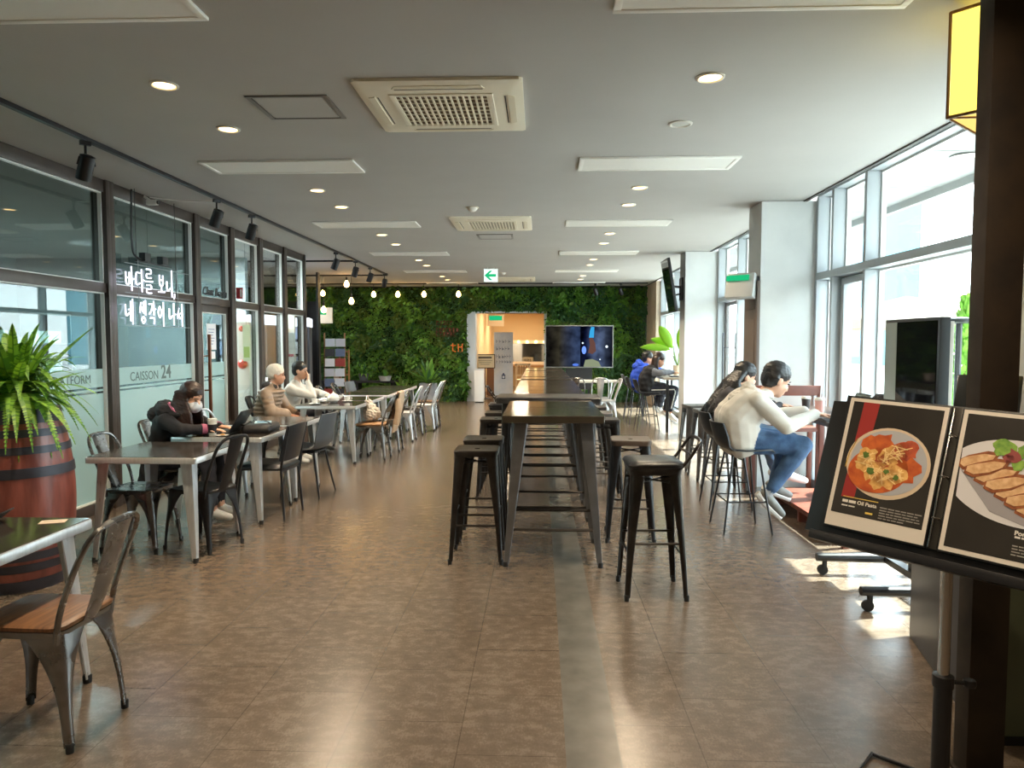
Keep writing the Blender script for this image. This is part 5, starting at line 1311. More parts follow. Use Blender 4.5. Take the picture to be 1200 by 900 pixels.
hair_cap(o7, J7['head'], J7['look'], HAIR, 1.04, voxel=.011)
blob('hood', [('c',(.03,-.12,1.1),(.0,0,1.14),.06,.065,0),('c',(.0,0,1.14),(.03,.12,1.1),.065,.06,0),('e',(-.04,0,1.07),(.08,.13,.07),None,0)], [BLUEH], o7, .011, 3, .004, .06)
# ------------------------------------------------------------------ barrel and fern
BX, BY = -3.24, 4.3
t = thing('barrel_planter', 'old red brown wooden barrel with dark iron hoops beside the glass', 'barrel', (BX,BY,0))
Hb = 1.1; Rm_, Re = .31, .232
rad = lambda z: Rm_-(Rm_-Re)*abs(2*z/Hb-1)**2.0
mb = MB(); n = 26; rings = []
for k in range(15):
    z = .0+Hb*k/14; rings.append([((rad(z)-(.0025 if q%2 else 0))*math.cos(PI*q/n), (rad(z)-(.0025 if q%2 else 0))*math.sin(PI*q/n), z) for q in range(2*n)])
rings.append([((Re-.03)*math.cos(PI*q/n),(Re-.03)*math.sin(PI*q/n),Hb) for q in range(2*n)]); rings.append([((Re-.035)*math.cos(PI*q/n),(Re-.035)*math.sin(PI*q/n),Hb-.06) for q in range(2*n)])
mb.loft(rings); mb.build('staves', mat('barrel_wood', (142,80,68), .3, rgb2=(108,56,48), scale=5, stretch=(3,3,.6), bump=.1, bscale=20), t, ang=20)
for z, h in ((.0,.075),(.13,.05),(.2,.05),(.7,.06),(.84,.045),(.94,.045),(1.02,.082)):
    mb = MB(); mb.loft([[((rad(zz)+o)*math.cos(2*PI*q/40),(rad(zz)+o)*math.sin(2*PI*q/40),zz) for q in range(40)] for zz, o in ((z,.0),(z,.005),(z+h,.005),(z+h,.0))], cap=False); mb.build('hoop', mat('iron_hoop', (62,62,70), .45, .5, var=.2), t)
mb = MB(); mb.lathe([(Re-.036,Hb-.05),(.001,Hb-.03)], n=30, cap=False); mb.build('soil', mat('dark_soil', (44,34,28), .95, bump=.5), t)
t = thing('fern', 'large bright green fern arching over the barrel', 'plant', (BX,BY,Hb-.03))
rnd = random.Random(12); mb = MB()
def frond(a, el, L, drop, w=.047, nl=42):
    d = Vector((math.cos(a)*math.cos(el), math.sin(a)*math.cos(el), math.sin(el))); s = Vector((-math.sin(a), math.cos(a), 0)); pts = []
    for q in range(nl+1):
        u = q/nl; p = d*L*u; hr = math.hypot(p.x,p.y)
        p.z -= drop*L*u**2.1
        pts.append(p+Vector((0,0,.02)))
    for q in range(1, nl):
        p = pts[q]; tg = (pts[q+1]-pts[q-1]).normalized(); u = q/nl; ww = w*math.sin(PI*min(.98,.1+u*.9))**.7*(1-.35*u)
        nn = s.cross(tg)
        for sg in (1,-1):
            dd = (s*sg+tg*.35-nn*.25+Vector((0,0,-.1))).normalized(); e = tg*.0068; mi = 0 if rnd.random() < .6 else 1
            mb.add([p-e, p+dd*ww*.6-e*1.2, p+dd*ww, p+dd*ww*.6+e*1.2, p+e], [(0,1,2,3,4)], mi)
        if q % 2: mb.add([pts[q-1]-s*.003, pts[q-1]+s*.003, pts[q+1]+s*.003, pts[q+1]-s*.003], [(0,1,2,3)], 1)
for k in range(125):
    a = rnd.random()*2*PI; kind = rnd.random()
    if kind < .5: frond(a, rnd.uniform(1.05,1.42), rnd.uniform(.66,.92), rnd.uniform(.3,.85))
    else: frond(a, rnd.uniform(.7,1.1), rnd.uniform(.5,.75), rnd.uniform(.6,1.05))
frond(-.2, .62, .66, .22); frond(.05, .9, .8, .15); frond(-.5, .5, .66, .6); frond(.1, .75, .68, .55); frond(-1.2, 1.1, .8, .3); frond(-.8,.95,.72,.4)
for a in (-.3,-.9,-1.3,-1.8): frond(a, 1.05, .6, 1.35)
for a in (.2,-.45,-.75,-1.05,-1.5): frond(a, .9, .7, 1.1)
mb.build('fronds', [leafmat('fern_green', (124,168,58), .35), leafmat('fern_deep', (84,130,44), .3)], t, ang=180)['kind'] = 'stuff'
# ------------------------------------------------------------------ brown column, menu stand, counter
t = thing('steel_column', 'tall dark brown rusted column at right behind the menus', 'column', (1.518,2.49,0))
RUSTD = mat('rusted_brown', (52,40,28), .65, .1, rgb2=(34,26,19), scale=7, detail=9, rvar=.1)
mb = MB(); mb.bx(-.044,.082,-.04,.04,.012,CZ-.01); mb.build('shaft', RUSTD, t, .003)
mb = MB(); mb.bx(-.058,.096,-.055,.055,0,.012); mb.build('base_plate', RUSTD, t)
mb = MB(); mb.bx(-.058,.096,-.055,.055,CZ-.012,CZ-.001); mb.build('top_plate', RUSTD, t)
o = Vector((.9496,2.3946,.9015)); a, tl, rl, PH, PG, PW = -.728, .3485, -.059, .4397, .0405, .297
u0 = Vector((math.cos(a),math.sin(a),0)); nh = Vector((-math.sin(a),math.cos(a),0)); v0 = nh*math.sin(tl)+Vector((0,0,math.cos(tl)))
U = u0*math.cos(rl)+v0*math.sin(rl); Vv = v0*math.cos(rl)-u0*math.sin(rl); Nn = U.cross(Vv)   # towards viewer
MM = Matrix((( U.x,Vv.x,Nn.x,o.x),(U.y,Vv.y,Nn.y,o.y),(U.z,Vv.z,Nn.z,o.z),(0,0,0,1)))
pole = Vector((1.25,2.21,0))
t = thing('menu_stand', 'black floor stand with sloped ledge holding the two menu pages', 'menu stand', tuple(pole))
T0i = Matrix.Translation(-pole)
def loc(mb, M=MM): mb.xf(T0i @ M); return mb
mb = MB(); mb.bx(-.02,.68,-.035,PH+.012,-.03,-.016); loc(mb).build('backboard', BLACKP, t, .003)
mb = MB(); mb.bx(-.03,.69,-.06,-.03,-.03,.035); loc(mb).build('ledge', BLACKM, t, .004)
top = T0i @ MM @ Vector((.34,.06,-.03))
mb = MB(); mb.tube([(0,0,.44),(0,0,top.z-.02),top], .017, 14); mb.build('upper_tube', mat('chrome_tube', (190,190,190), .15, 1), t)
mb = MB(); mb.tube([(0,0,.0),(0,0,.455)], .026, 14); mb.lathe([(.03,.44),(.03,.475),(.02,.478)], n=14); mb.build('lower_tube', BLACKM, t)
mb = MB(); mb.tube([(.02,0,.455),(.075,0,.45)], .007, 8); mb.lathe([(.017,-.01),(.02,0),(.017,.012)], (.08,0,.45), 12); mb.build('height_knob', BLACKP, t)
c1, c2 = nh*.245-u0*.27, nh*.245+u0*.27; d1, d2 = -nh*.2-u0*.27, -nh*.2+u0*.27
mb = MB(); mb.tube([p+Vector((0,0,.009)) for p in (c1, c2, d2, d1)], .008, 8, closed=True); mb.tube([-nh*.2+Vector((0,0,.009)), nh*.245+Vector((0,0,.009))], .012, 8); mb.build('base_loop', BLACKM, t)
INKW = mat('menu_white_print', (222,218,210), .6); INKY = mat('menu_yellow_print', (220,190,90), .6); CARD = mat('menu_black_page', (40,37,34), .35, var=.25, scale=6)
BORD = mat('menu_white_border', (214,206,196), .4)
def menu_page(u_off, name, label):
    t = thing(name, label, 'menu', tuple(o+U*u_off)); M0 = Matrix(MM); M0.translation = Vector((0,0,0))
    def P(nm, m, z, polys):
        mb = MB()
        for p in polys: mb.prism(p, .0+z*.0007, .0006+z*.0007)
        mb.xf(M0); return mb.build(nm, m, t)
    def rect(x0,x1,y0,y1): return [(x0,y0),(x1,y0),(x1,y1),(x0,y1)]
    mb = MB(); mb.bx(-.004,PW+.004,-.006,PH+.004,-.014,0); mb.xf(M0); mb.build('sleeve', BLACKP, t, .002)
    P('page_border', BORD, 0, [rect(0,PW,0,PH)]); P('page', CARD, 1, [rect(.012,PW-.012,.045 if u_off==0 else .014,PH-.012)])
    return t, P, rect, M0
def ellp(cx, cy, rx, ry, n=40, rot=0): return [(cx+rx*math.cos(2*PI*i/n)*math.cos(rot)-ry*math.sin(2*PI*i/n)*math.sin(rot), cy+rx*math.cos(2*PI*i/n)*math.sin(rot)+ry*math.sin(2*PI*i/n)*math.cos(rot)) for i in range(n)]
def lump(cx, cy, r, rnd, n=18, k=.25): return [(cx+r*(1+rnd.uniform(-k,k))*math.cos(2*PI*i/n), cy+r*(1+rnd.uniform(-k,k))*math.sin(2*PI*i/n)) for i in range(n)]
def mtext(txt, size, x, y, nm, m, t, M0, bold=.0):
    tm = text_mb(txt, size, .0003, bold=bold); tm.xf(M0 @ Matrix.Translation((x,y,.0026))); return tm.build(nm, m, t)
def textlines(P, rect, nm, m, x, y, w, k, rnd, h=.0032, gap=.0085):
    L = []
    for i in range(k):
        xx = x
        while xx < x+w*(1 if i < k-1 else .6):
            q = rnd.uniform(.008,.022); L.append(rect(xx,xx+q,y-i*gap,y-i*gap+h)); xx += q+.003
    P(nm, m, 3, L)
rnd = random.Random(4)
t, P, rect, M0 = menu_page(0, 'menu_page', 'menu page with a round plate of orange pasta on the black stand')
P('red_band', mat('menu_red', (150,38,34), .5), 2, [[(.045,PH-.012),(.095,PH-.012),(.075,.1),(.035,.1)]])
P('plate', mat('menu_plate', (206,186,160), .5), 3, [ellp(.152,.232,.125,.118)])
P('plate_well', mat('menu_plate_blue', (168,170,176), .5), 4, [ellp(.153,.235,.114,.107)])
P('sauce', mat('menu_sauce', (206,104,40), .5, rgb2=(170,70,26), scale=30), 5, [ellp(.128,.205,.09,.075,rot=.2), lump(.12,.28,.05,rnd), lump(.19,.22,.055,rnd)])
nood = []; 
P('pasta', mat('menu_pasta', (232,186,112), .5, rgb2=(206,150,76), scale=60), 6, [lump(.09,.24,.032,rnd), lump(.115,.2,.035,rnd), lump(.16,.185,.035,rnd), lump(.185,.2,.03,rnd), lump(.15,.25,.03,rnd), lump(.17,.27,.028,rnd), lump(.135,.165,.022,rnd), lump(.075,.215,.018,rnd)])
P('prawn', mat('menu_prawn', (196,90,50), .5, rgb2=(150,60,40), scale=40), 6, [lump(.205,.285,.03,rnd), lump(.185,.28,.026,rnd), lump(.14,.235,.022,rnd)])
strands = []
for k in range(46):
    cx, cy = rnd.choice([(.09,.24),(.115,.2),(.16,.185),(.185,.2),(.15,.25),(.175,.272)]); aa = rnd.random()*PI; r = rnd.uniform(.012,.028); cx += rnd.gauss(0,.008); cy += rnd.gauss(0,.008)
    dx, dy = r*math.cos(aa), r*math.sin(aa); nx, ny = -math.sin(aa)*.0014, math.cos(aa)*.0014
    strands.append([(cx-dx-nx,cy-dy-ny),(cx-nx+ny*6,cy-ny-nx*6),(cx+dx-nx,cy+dy-ny),(cx+dx+nx,cy+dy+ny),(cx+nx+ny*6,cy+ny-nx*6),(cx-dx+nx,cy-dy+ny)])
P('pasta_strands', mat('menu_pasta_light', (246,214,150), .5), 7, strands)
for hb in ((.108,.2,.012),(.187,.19,.009),(.085,.25,.01),(.155,.205,.008)): P('herb_leaf', mat('menu_green', (84,110,40), .5), 8, [lump(*hb,rnd)])
mtext('Oil Pasta', .0165, .088, .083, 'title', INKW, t, M0, .0004); textlines(P, rect, 'title_words', INKW, .042, .0835, .04, 1, rnd, .009)
P('gold_rule', INKY, 3, [rect(.042,.15,.101,.1035)]); textlines(P, rect, 'subtitle', INKW, .042, .071, .05, 1, rnd, .004); textlines(P, rect, 'price', INKY, .118, .058, .024, 1, rnd, .006)
textlines(P, rect, 'small_print', mat('menu_grey_print', (150,146,140), .6), .158, .086, .11, 5, rnd)
P('painted_glint', mat('sleeve_gold_glint', (214,180,96), .2, .6), 4, [[(.03,.2),(.034,.25),(.05,.3),(.047,.3),(.031,.251),(.027,.2)]])  # sleeve glint painted as a flat gold sliver
t, P, rect, M0 = menu_page(PW+PG, 'menu_page', 'menu page with sliced pork cutlet and salad at the photo edge')
P('plate', mat('menu_plate_white', (206,204,208), .5), 3, [[p for p in ellp(.17,.235,.19,.125,60,-.12) if .013 < p[0] < PW-.013]])
P('cutlet_shadow', mat('menu_rack', (150,146,150), .5), 4, [[(.02,.25),(.11,.14),(.2,.115),(.27,.14),(.27,.17),(.1,.2)]])
for k in range(8):
    cx, cy = .035+.028*k, .272-.0185*k
    sl = [(cx-.034,cy-.012),(cx-.01,cy-.022),(cx+.035,cy-.004),(cx+.07,cy+.024),(cx+.078,cy+.046),(cx+.045,cy+.046),(cx-.002,cy+.026),(cx-.032,cy+.01)]
    sl = [(min(max(x,.013),PW-.013),y) for x, y in sl]
    P('cutlet_crust', mat('menu_crust', (152,88,44), .5, rgb2=(120,62,30), scale=80), 5+(k%2)*2, [sl])
    P('cutlet_slice', mat('menu_meat', (222,184,140), .5, rgb2=(196,150,104), scale=60), 6+(k%2)*2, [[(cx+(x-cx)*.86, cy+.013+(y-cy-.013)*.7) for x, y in sl]])
P('salad_green', mat('menu_lettuce', (140,176,72), .5, rgb2=(96,140,50), scale=50), 6, [lump(.12,.335,.028,rnd), lump(.2,.3,.03,rnd), lump(.17,.33,.02,rnd), lump(.235,.28,.025,rnd), lump(.16,.29,.018,rnd)])
P('salad_red', mat('menu_radicchio', (140,64,60), .5), 7, [lump(.145,.315,.018,rnd,12,.4), lump(.18,.32,.014,rnd,12,.4), lump(.135,.305,.014,rnd,12,.4)])
mtext('Pork Cutlet', .0175, .178, .088, 'title', INKW, t, M0, .0006); textlines(P, rect, 'subtitle', INKW, .18, .079, .05, 1, rnd, .0055)
textlines(P, rect, 'small_print', mat('menu_grey_print', (150,146,140), .6), .178, .055, .1, 4, rnd)
# binder rings and the folded-back pages
t = thing('menu_binder', 'black ring binder spine and folded back pages behind the pasta page', 'binder', tuple(o)); M0 = Matrix(MM); M0.translation = (0,0,0)
mb = MB(); mb.bx(PW+.006,PW+PG-.006,-.004,PH+.004,-.0145,-.008); mb.xf(M0); mb.build('spine', mat('binder_spine', (70,68,64), .25, .4), t, .002)
mb = MB(); mb.tube([M0 @ Vector((PW+.013,0,.002)), M0 @ Vector((PW+.013,PH,.002))], .0035, 8); mb.build('chrome_rod', MATS['chrome_tube'], t)
for v in (.09,.22,.35):
    mb = MB(); mb.tube([M0 @ Vector((PW+.02+.013*math.cos(2*PI*i/12), v, -.0+.009*math.sin(2*PI*i/12))) for i in range(12)], .002, 6, closed=True); mb.build('ring', MATS['chrome_tube'], t)
mb = MB(); mb.loft([[M0 @ Vector(p) for p in ((-.008,-.03,-.0335),(-.008,PH-.005,-.0335),(-.075,PH-.005,-.05),(-.082,-.03,-.062))],[M0 @ Vector(p) for p in ((-.008,-.03,-.041),(-.008,PH-.005,-.041),(-.075,PH-.005,-.062),(-.082,-.03,-.074))]]); mb.build('folded_pages', BLACKP, t, .002)
# rear legs of an easel glimpsed under it
t = thing('service_counter', 'dark grey counter behind the brown column at right', 'counter', (1.9,3.675,0), 0)
ax = Vector((1.73-1.9,2.95-3.675,0)); L = ax.length; ax.normalize(); bx_ = Vector((-ax.y,ax.x,0)); bx_ = bx_ if bx_.x > 0 else -bx_
def cbox(l0,l1,d0,d1,z0,z1):
    mb = MB(); c = [ax*l+bx_*d for l, d in ((l0,d0),(l1,d0),(l1,d1),(l0,d1))]
    mb.loft([[(p.x,p.y,z0) for p in c],[(p.x,p.y,z1) for p in c]]); return mb
cbox(0,L,0,.3,.0,1.03).build('cabinet', mat('counter_grey', (62,62,66), .4), t, .004)
cbox(-.02,L+.02,-.02,.32,1.03,1.065).build('counter_top', mat('counter_edge', (48,48,50), .35), t, .004)
cbox(L,L+.006,.02,.28,.05,1.0).build('end_panel', mat('counter_blue_grey', (104,112,120), .4), t)
t = thing('pale_green_panel', 'pale green panel beside the brown column at photo edge', 'panel', (1.9,2.69,0))
mb = MB(); mb.bx(-.22,.3,-.02,.02,.03,1.05); mb.build('board', mat('pale_green_board', (84,92,72), .5, var=.05), t, .003)
mb = MB(); mb.bx(-.28,.31,-.03,.03,0,.03); mb.build('foot', BLACKP, t)
t = thing('cash_register', 'tilted black cash register screen on the dark counter', 'register', (2.09,3.42,1.065))
mb = MB(); mb.box((0,0,.17),(.26,.02,.25), rot=Matrix.Rotation(R(-28),3,'X')); mb.xf(Matrix.Rotation(R(-40),4,'Z')); mb.build('screen', mat('register_screen', (36,40,42), .2), t, .006)
mb = MB(); mb.box((0,.02,.09),(.06,.05,.18)); mb.xf(Matrix.Rotation(R(-40),4,'Z')); mb.build('neck', BLACKP, t)
mb = MB(); mb.box((0,.01,.012),(.2,.12,.024)); mb.xf(Matrix.Rotation(R(-40),4,'Z')); mb.build('base', BLACKP, t, .006)
# portrait display on castors
t = thing('portrait_display', 'tall portrait display on black castor legs near the brown column', 'display', (2.22,4.33,0))
mb = MB(); mb.bx(-.03,.03,-.31,.31,.52,1.645); mb.build('housing', mat('display_housing', (60,62,64), .3, .5), t, .006)
mb = MB(); mb.bx(-.034,-.03,-.29,.15,.54,1.625); mb.build('dark_screen', mat('dark_screen', (16,18,24), .04), t)
mb = MB(); mb.bx(-.034,-.03,.155,.295,.54,1.625); mb.build('painted_reflection', mat('reflection_tint', (150,164,164), .25), t)  # pale strip is a reflection painted onto the display face
mb = MB(); mb.bx(.03,.055,-.3,.3,.54,1.62); mb.build('rear_cover', WHITEP, t, .004)
mb = MB(); mb.bx(.02,.06,-.04,.04,.1,.9); mb.build('column', BLACKM, t)
for y in (-.32,.32):
    l = MB().tube([(-.42,y,.115),(.0,y,.115),(.26,y,.11)], [.026,.034,.034], 10).build('leg', BLACKM, t)
    for x in (-.38,.22):
        mb = MB(); mb.lathe([(.032,-.012),(.032,.012)], n=14); mb.xf(Matrix.Translation((x,y,.032)) @ Matrix.Rotation(PI/2,4,'X')); mb.box((x+.012,y,.07),(.02,.03,.05)); mb.build('castor', RUBBER, l)
mb = MB(); mb.bx(.0,.06,-.33,.33,.09,.13); mb.build('cross_bar', BLACKM, t)
# yellow lantern
t = thing('paper_lantern', 'large glowing yellow square lantern behind the brown column top', 'lantern', (1.744,3.2,0))
e1, e2 = Vector((.735,.678,0)), Vector((.678,-.735,0)); s = .58
cs = [Vector((0,0,0)), e1*s, e1*s+e2*s, e2*s]; cc = (cs[0]+cs[2])/2; ins = [c+(cc-c)*.02 for c in cs]
LAN = emis('lantern_paper', (255,228,96), .62)
for k in range(4):
    a_, b_ = ins[k], ins[(k+1)%4]; q = (cc-(a_+b_)/2).normalized()*.004
    mb = MB(); mb.loft([[(p.x,p.y,2.47) for p in (a_,b_,b_+q,a_+q)],[(p.x,p.y,2.9) for p in (a_,b_,b_+q,a_+q)]]); mb.build('paper_side', LAN, t)
mb = MB(); mb.loft([[(p.x,p.y,z) for p in ins] for z in (2.466,2.47)]); mb.build('paper_bottom', emis('lantern_bottom', (250,214,120), .4), t)
mb = MB()
for k in range(4):
    a_, b_ = cs[k], cs[(k+1)%4]
    for z in (2.464,2.9): mb.tube([(a_.x,a_.y,z),(b_.x,b_.y,z)], .007, 6)
    mb.tube([(a_.x,a_.y,2.464),(a_.x,a_.y,2.9)], .007, 6)
mb.tube([(cs[0].x,cs[0].y,2.464),(cs[2].x,cs[2].y,2.464)], .006, 6)
mb.build('wooden_frame', WOODTAN, t)
mb = MB(); mb.tube([(cc.x,cc.y,2.9),(cc.x,cc.y,CZ-.002)], .012, 8); mb.tube([(cs[0].x,cs[0].y,2.9),(cs[2].x,cs[2].y,2.9)],.006,6); mb.build('hanger', BLACKM, t)

# ------------------------------------------------------------------ wall screen on pillar
t = thing('wall_screen', 'thin black wall screen tilted down from the far pillar', 'screen', (2.1,11.76,2.42))
rx = Matrix.Rotation(R(-10),4,'Y')
mb = MB(); mb.box((0,0,0),(.045,.62,.86)); mb.xf(Matrix.Rotation(R(-9.5),4,'Y')); mb.build('housing', BLACKP, t, .006)
mb = MB(); mb.box((-.0235,0,0),(.002,.58,.82)); mb.xf(Matrix.Rotation(R(-9.5),4,'Y')); mb.build('display', mat('dark_screen', (16,18,24), .04), t)
mb = MB(); mb.box((.19,0,-.05),(.02,.22,.36)); mb.tube([(.02,0,.0),(.19,0,-.02)], .02, 8); mb.tube([(.05,0,-.16),(.19,0,-.12)], .014, 8); mb.build('wall_mount', BLACKM, t)

# ------------------------------------------------------------------ things on tables
def laptop(loc, rz, lab, lidM, rot=112, w=.32, d=.22):
    """open laptop: user sits on -x side"""
    t = thing('laptop', lab, 'laptop', loc, rz)
    mb = MB(); mb.bx(-d,0,-w/2,w/2,0,.014); mb.build('keyboard_base', GREYP, t, .004)
    mb = MB(); mb.bx(-d+.09,-.02,-w/2+.02,w/2-.02,.014,.0155); mb.build('keys', BLACKP, t)
    lid = MB(); lid.bx(-.008,0,-w/2,w/2,0,d); q = Matrix.Translation((0,0,.012)) @ Matrix.Rotation(R(rot-90),4,'Y'); lid.xf(q); lid.build('lid', lidM, t, .003)
    sc = MB(); sc.bx(-.0095,-.008,-w/2+.01,w/2-.01,.012,d-.01); sc.xf(q); sc.build('screen', mat('laptop_screen', (70,82,64), .1), t)
    return t
laptop((-2.6,6.0,.731), R(4), 'open dark laptop on the table before the masked woman', BLACKP, 122)
laptop((2.42,5.66,.9), R(-6), 'open laptop under the hands of the grey hoodie', GREYP, 118)
laptop((2.47,12.4,.92), 0, 'small dark laptop before the striped track pants student', BLACKP, 120)
def cup(loc, lab, r=.038, h=.115, bodyM=None, lidM=None, sleeve=None, straw=None):
    t = thing('takeaway_cup', lab, 'cup', loc)
    mb = MB(); mb.lathe([(r*.75,0),(r,h)], n=20); mb.build('cup_body', bodyM or WHITEP, t)
    if sleeve: mb = MB(); mb.lathe([(r*.82,h*.22),(r*.96,h*.78)], n=20, cap=False); mb.lathe([(r*.82+.002,h*.22),(r*.96+.002,h*.78)], n=20, cap=False); mb.build('sleeve', sleeve, t)
    mb = MB(); mb.lathe([(r*1.05,h),(r*1.06,h+.008),(r*.95,h+.02),(r*.3,h+.022)], n=20); mb.build('lid', lidM or WHITEP, t)
    if straw: mb = MB(); mb.tube([(0,0,h*.3),(.01,0,h+.13)], .0045, 6); mb.build('straw', PAPER, t)
    return t
cup((-2.71,5.82,.731), 'white takeaway cup with black sleeve beside the laptop', sleeve=BLACKP, h=.125)
cup((2.31,5.98,.9), 'pale pink iced drink with white straw on the window counter', .04, .13, mat('pink_drink', (226,176,170), .15), WHITEP, straw=1)
t = thing('shoulder_bag', 'black laptop bag lying on the table past the cup', 'bag', (-2.43,6.15,.731), R(6))
mb = MB(); mb.loft([[(x,y,z) for x,y in rrect(hx,hy,.03)] for z,hx,hy in ((0,.115,.19),(.02,.122,.197),(.055,.115,.19),(.07,.09,.165))]); mb.build('bag_body', mat('black_nylon', (26,26,30), .5, bump=.2, bscale=80), t, ang=60)
MB().tube(smoothpath([(-.1,-.1,.06),(-.13,-.12,.07),(-.14,0,.06),(-.13,.12,.07),(-.1,.1,.06)],4), .009, 6).build('handle', BLACKP, t)
MB().tube(smoothpath([(.1,-.17,.05),(.12,-.1,.065),(.06,0,.076),(.0,.1,.078),(.02,.16,.065)],4), .007, 6).build('strap', BLACKP, t)
t = thing('folded_paper', 'pale blue folded paper lying on top of the black bag', 'paper', (-2.43,6.2,.803), R(20))
mb = MB(); mb.loft([[(-.07,-.09,0),(.07,-.09,.003),(.07,.09,0),(-.07,.09,.002)],[(-.07,-.09,.003),(.07,-.09,.006),(.07,.09,.003),(-.07,.09,.005)]]); mb.build('sheet', mat('pale_blue_paper', (170,200,214), .6), t)
mb = MB(); mb.bx(-.05,.05,-.06,.04,.0062,.0068); mb.build('printed_block', mat('blue_print', (90,140,170), .6), t)
t = thing('snack_paper', 'tan crumpled snack wrapper before the masked woman', 'wrapper', (-2.84,5.84,.732)); 
blob('wrapper', [('e',(0,0,.012),(.06,.04,.011),None,0),('e',(.03,.02,.02),(.03,.025,.015),None,0),('e',(-.03,-.01,.016),(.03,.03,.014),None,0)], [mat('tan_wrapper', (206,164,104), .6)], t, .006, 1, .003, .03)
mb = MB(); mb.ell((.01,0,.034),(.022,.016,.012)); mb.build('snack', mat('snack_brown', (150,96,54), .6), t)
t = thing('saucer', 'small white saucer under crumbs by the black sleeved cup', 'saucer', (-2.62,5.8,.7315))
mb = MB(); mb.lathe([(.03,0),(.055,.008),(.058,.01),(.05,.009),(.001,.004)], n=24); mb.build('dish', CERAM, t)
mb = MB(); mb.ell((.005,.0,.014),(.02,.015,.008)); mb.build('crumb', mat('tan_wrapper', (206,164,104), .6), t)
# the near table: folder and card
t = thing('menu_folder', 'dark open folder with tan sheet on the near steel table', 'folder', (-2.45,2.86,.7315), R(12))
mb = MB(); mb.bx(-.15,.13,-.11,.11,0,.006); mb.build('cover', BLACKP, t, .002)
mb = MB(); mb.bx(-.13,.11,-.09,.09,.006,.008); mb.build('sheet', mat('tan_sheet', (176,150,128), .6), t)
mb = MB(); mb.loft([[(.13,-.11,.004),(.13,.11,.004),(.19,.11,.05),(.19,-.11,.05)],[(.128,-.11,.008),(.128,.11,.008),(.188,.11,.054),(.188,-.11,.054)]]); mb.build('raised_flap', BLACKP, t)
t = thing('paper_card', 'small cream card at the far corner of the near table', 'card', (-2.09,2.97,.7315), R(20))
mb = MB(); mb.bx(-.05,.05,-.03,.03,0,.002); mb.build('card_sheet', mat('cream_card', (206,186,164), .6), t)
mb = MB(); mb.bx(-.035,.035,-.004,.0,.002,.0024); mb.build('print_line', mat('soft_ink', (120,100,84), .7), t)
# cups table
def teacup(loc, lab):
    t = thing('tea_cup', lab, 'cup', loc)
    mb = MB(); mb.lathe([(.035,0),(.07,.012),(.072,.014),(.04,.008)], n=20); mb.build('saucer', CERAM, t)
    mb = MB(); mb.lathe([(.022,.012),(.036,.035),(.04,.07),(.036,.07),(.03,.03),(.001,.025)], n=20); mb.build('bowl', CERAM, t)
    MB().tube(smoothpath([(.038,0,.06),(.06,0,.055),(.058,0,.035),(.034,0,.03)],4), .005, 6).build('handle', CERAM, t)
    return t
teacup((-2.82,8.88,.7315), 'white tea cup nearest the knit cap on the cups table')
teacup((-2.52,9.3,.7315), 'white tea cup nearest the aisle on the cups table')
t = thing('tea_pot', 'round white tea pot in the middle of the cups table', 'teapot', (-2.66,9.15,.7315))
mb = MB(); mb.lathe([(.04,0),(.075,.03),(.08,.065),(.055,.105),(.03,.112)], n=22); mb.build('pot_body', CERAM, t)
mb = MB(); mb.lathe([(.032,.11),(.02,.122),(.008,.126),(.012,.14),(.001,.146)], n=16); mb.build('lid', CERAM, t)
MB().tube(smoothpath([(.07,0,.05),(.11,0,.08),(.125,0,.11)],4), [.014]*5+[.01]*4, 8).build('spout', CERAM, t)
MB().tube(smoothpath([(-.07,0,.08),(-.115,0,.085),(-.115,0,.04),(-.07,0,.035)],4), .007, 6).build('handle', CERAM, t)
t = thing('napkin_heap', 'crumpled white napkins beside the white tea pot', 'napkins', (-2.82,9.2,.7315))
rnd = random.Random(6)
blob('napkin', [('e',(rnd.gauss(0,.04),rnd.gauss(0,.04),rnd.uniform(.012,.045)),(.04,.032,.018),Matrix.Rotation(rnd.random()*3,3,'Z'),0) for k in range(9)], [PAPER], t, .007, 1, .005, .03)
mb = MB(); mb.bx(-.09,.09,-.06,.06,0,.006); mb.build('tray', mat('tray_beige', (200,188,168), .5), t, .002)
t = thing('plastic_bag', 'crumpled clear white plastic bag on the tan seat', 'bag', (-2.2,9.32,.471))
blob('bag_body', [('e',(0,0,.1),(.11,.13,.1),None,0),('e',(-.03,.03,.17),(.08,.09,.07),None,0),('c',(-.02,-.06,.2),(-.05,-.08,.28),.035,.02,0),('c',(-.02,.07,.2),(-.05,.08,.27),.035,.02,0)], [mat('plastic_white', (214,206,196), .3)], t, .009, 2, .009, .06)
MB().tube(smoothpath([(-.05,-.08,.27),(-.06,-.03,.33),(-.06,.03,.33),(-.05,.08,.26)],4), .006, 6).build('handles', WHITEP, t)
t = thing('draped_coat', 'beige coat hung over the chair back at the cups table', 'coat', (-1.86,9.32,0))
bg_ = mat('beige_cloth', (196,168,140), .85, bump=.2, bscale=60)
g = []
for z, x in ((.5,-.09),(.6,-.06),(.72,-.03),(.82,.0),(.875,.03),(.86,.065),(.74,.055),(.6,.02),(.46,-.01),(.34,-.03)):
    g.append([(x+.008*math.sin(q*2.1+z*9), -.17+.34*q/7+.01*math.sin(z*14), z) for q in range(8)])
surf(g, .014).build('cloth', bg_, t, ang=60)
MB().tube(smoothpath([(.03,-.17,.78),(.05,-.19,.62),(.02,-.2,.45)],4), [.045]*4+[.04]*5, 10).build('sleeve', bg_, t)
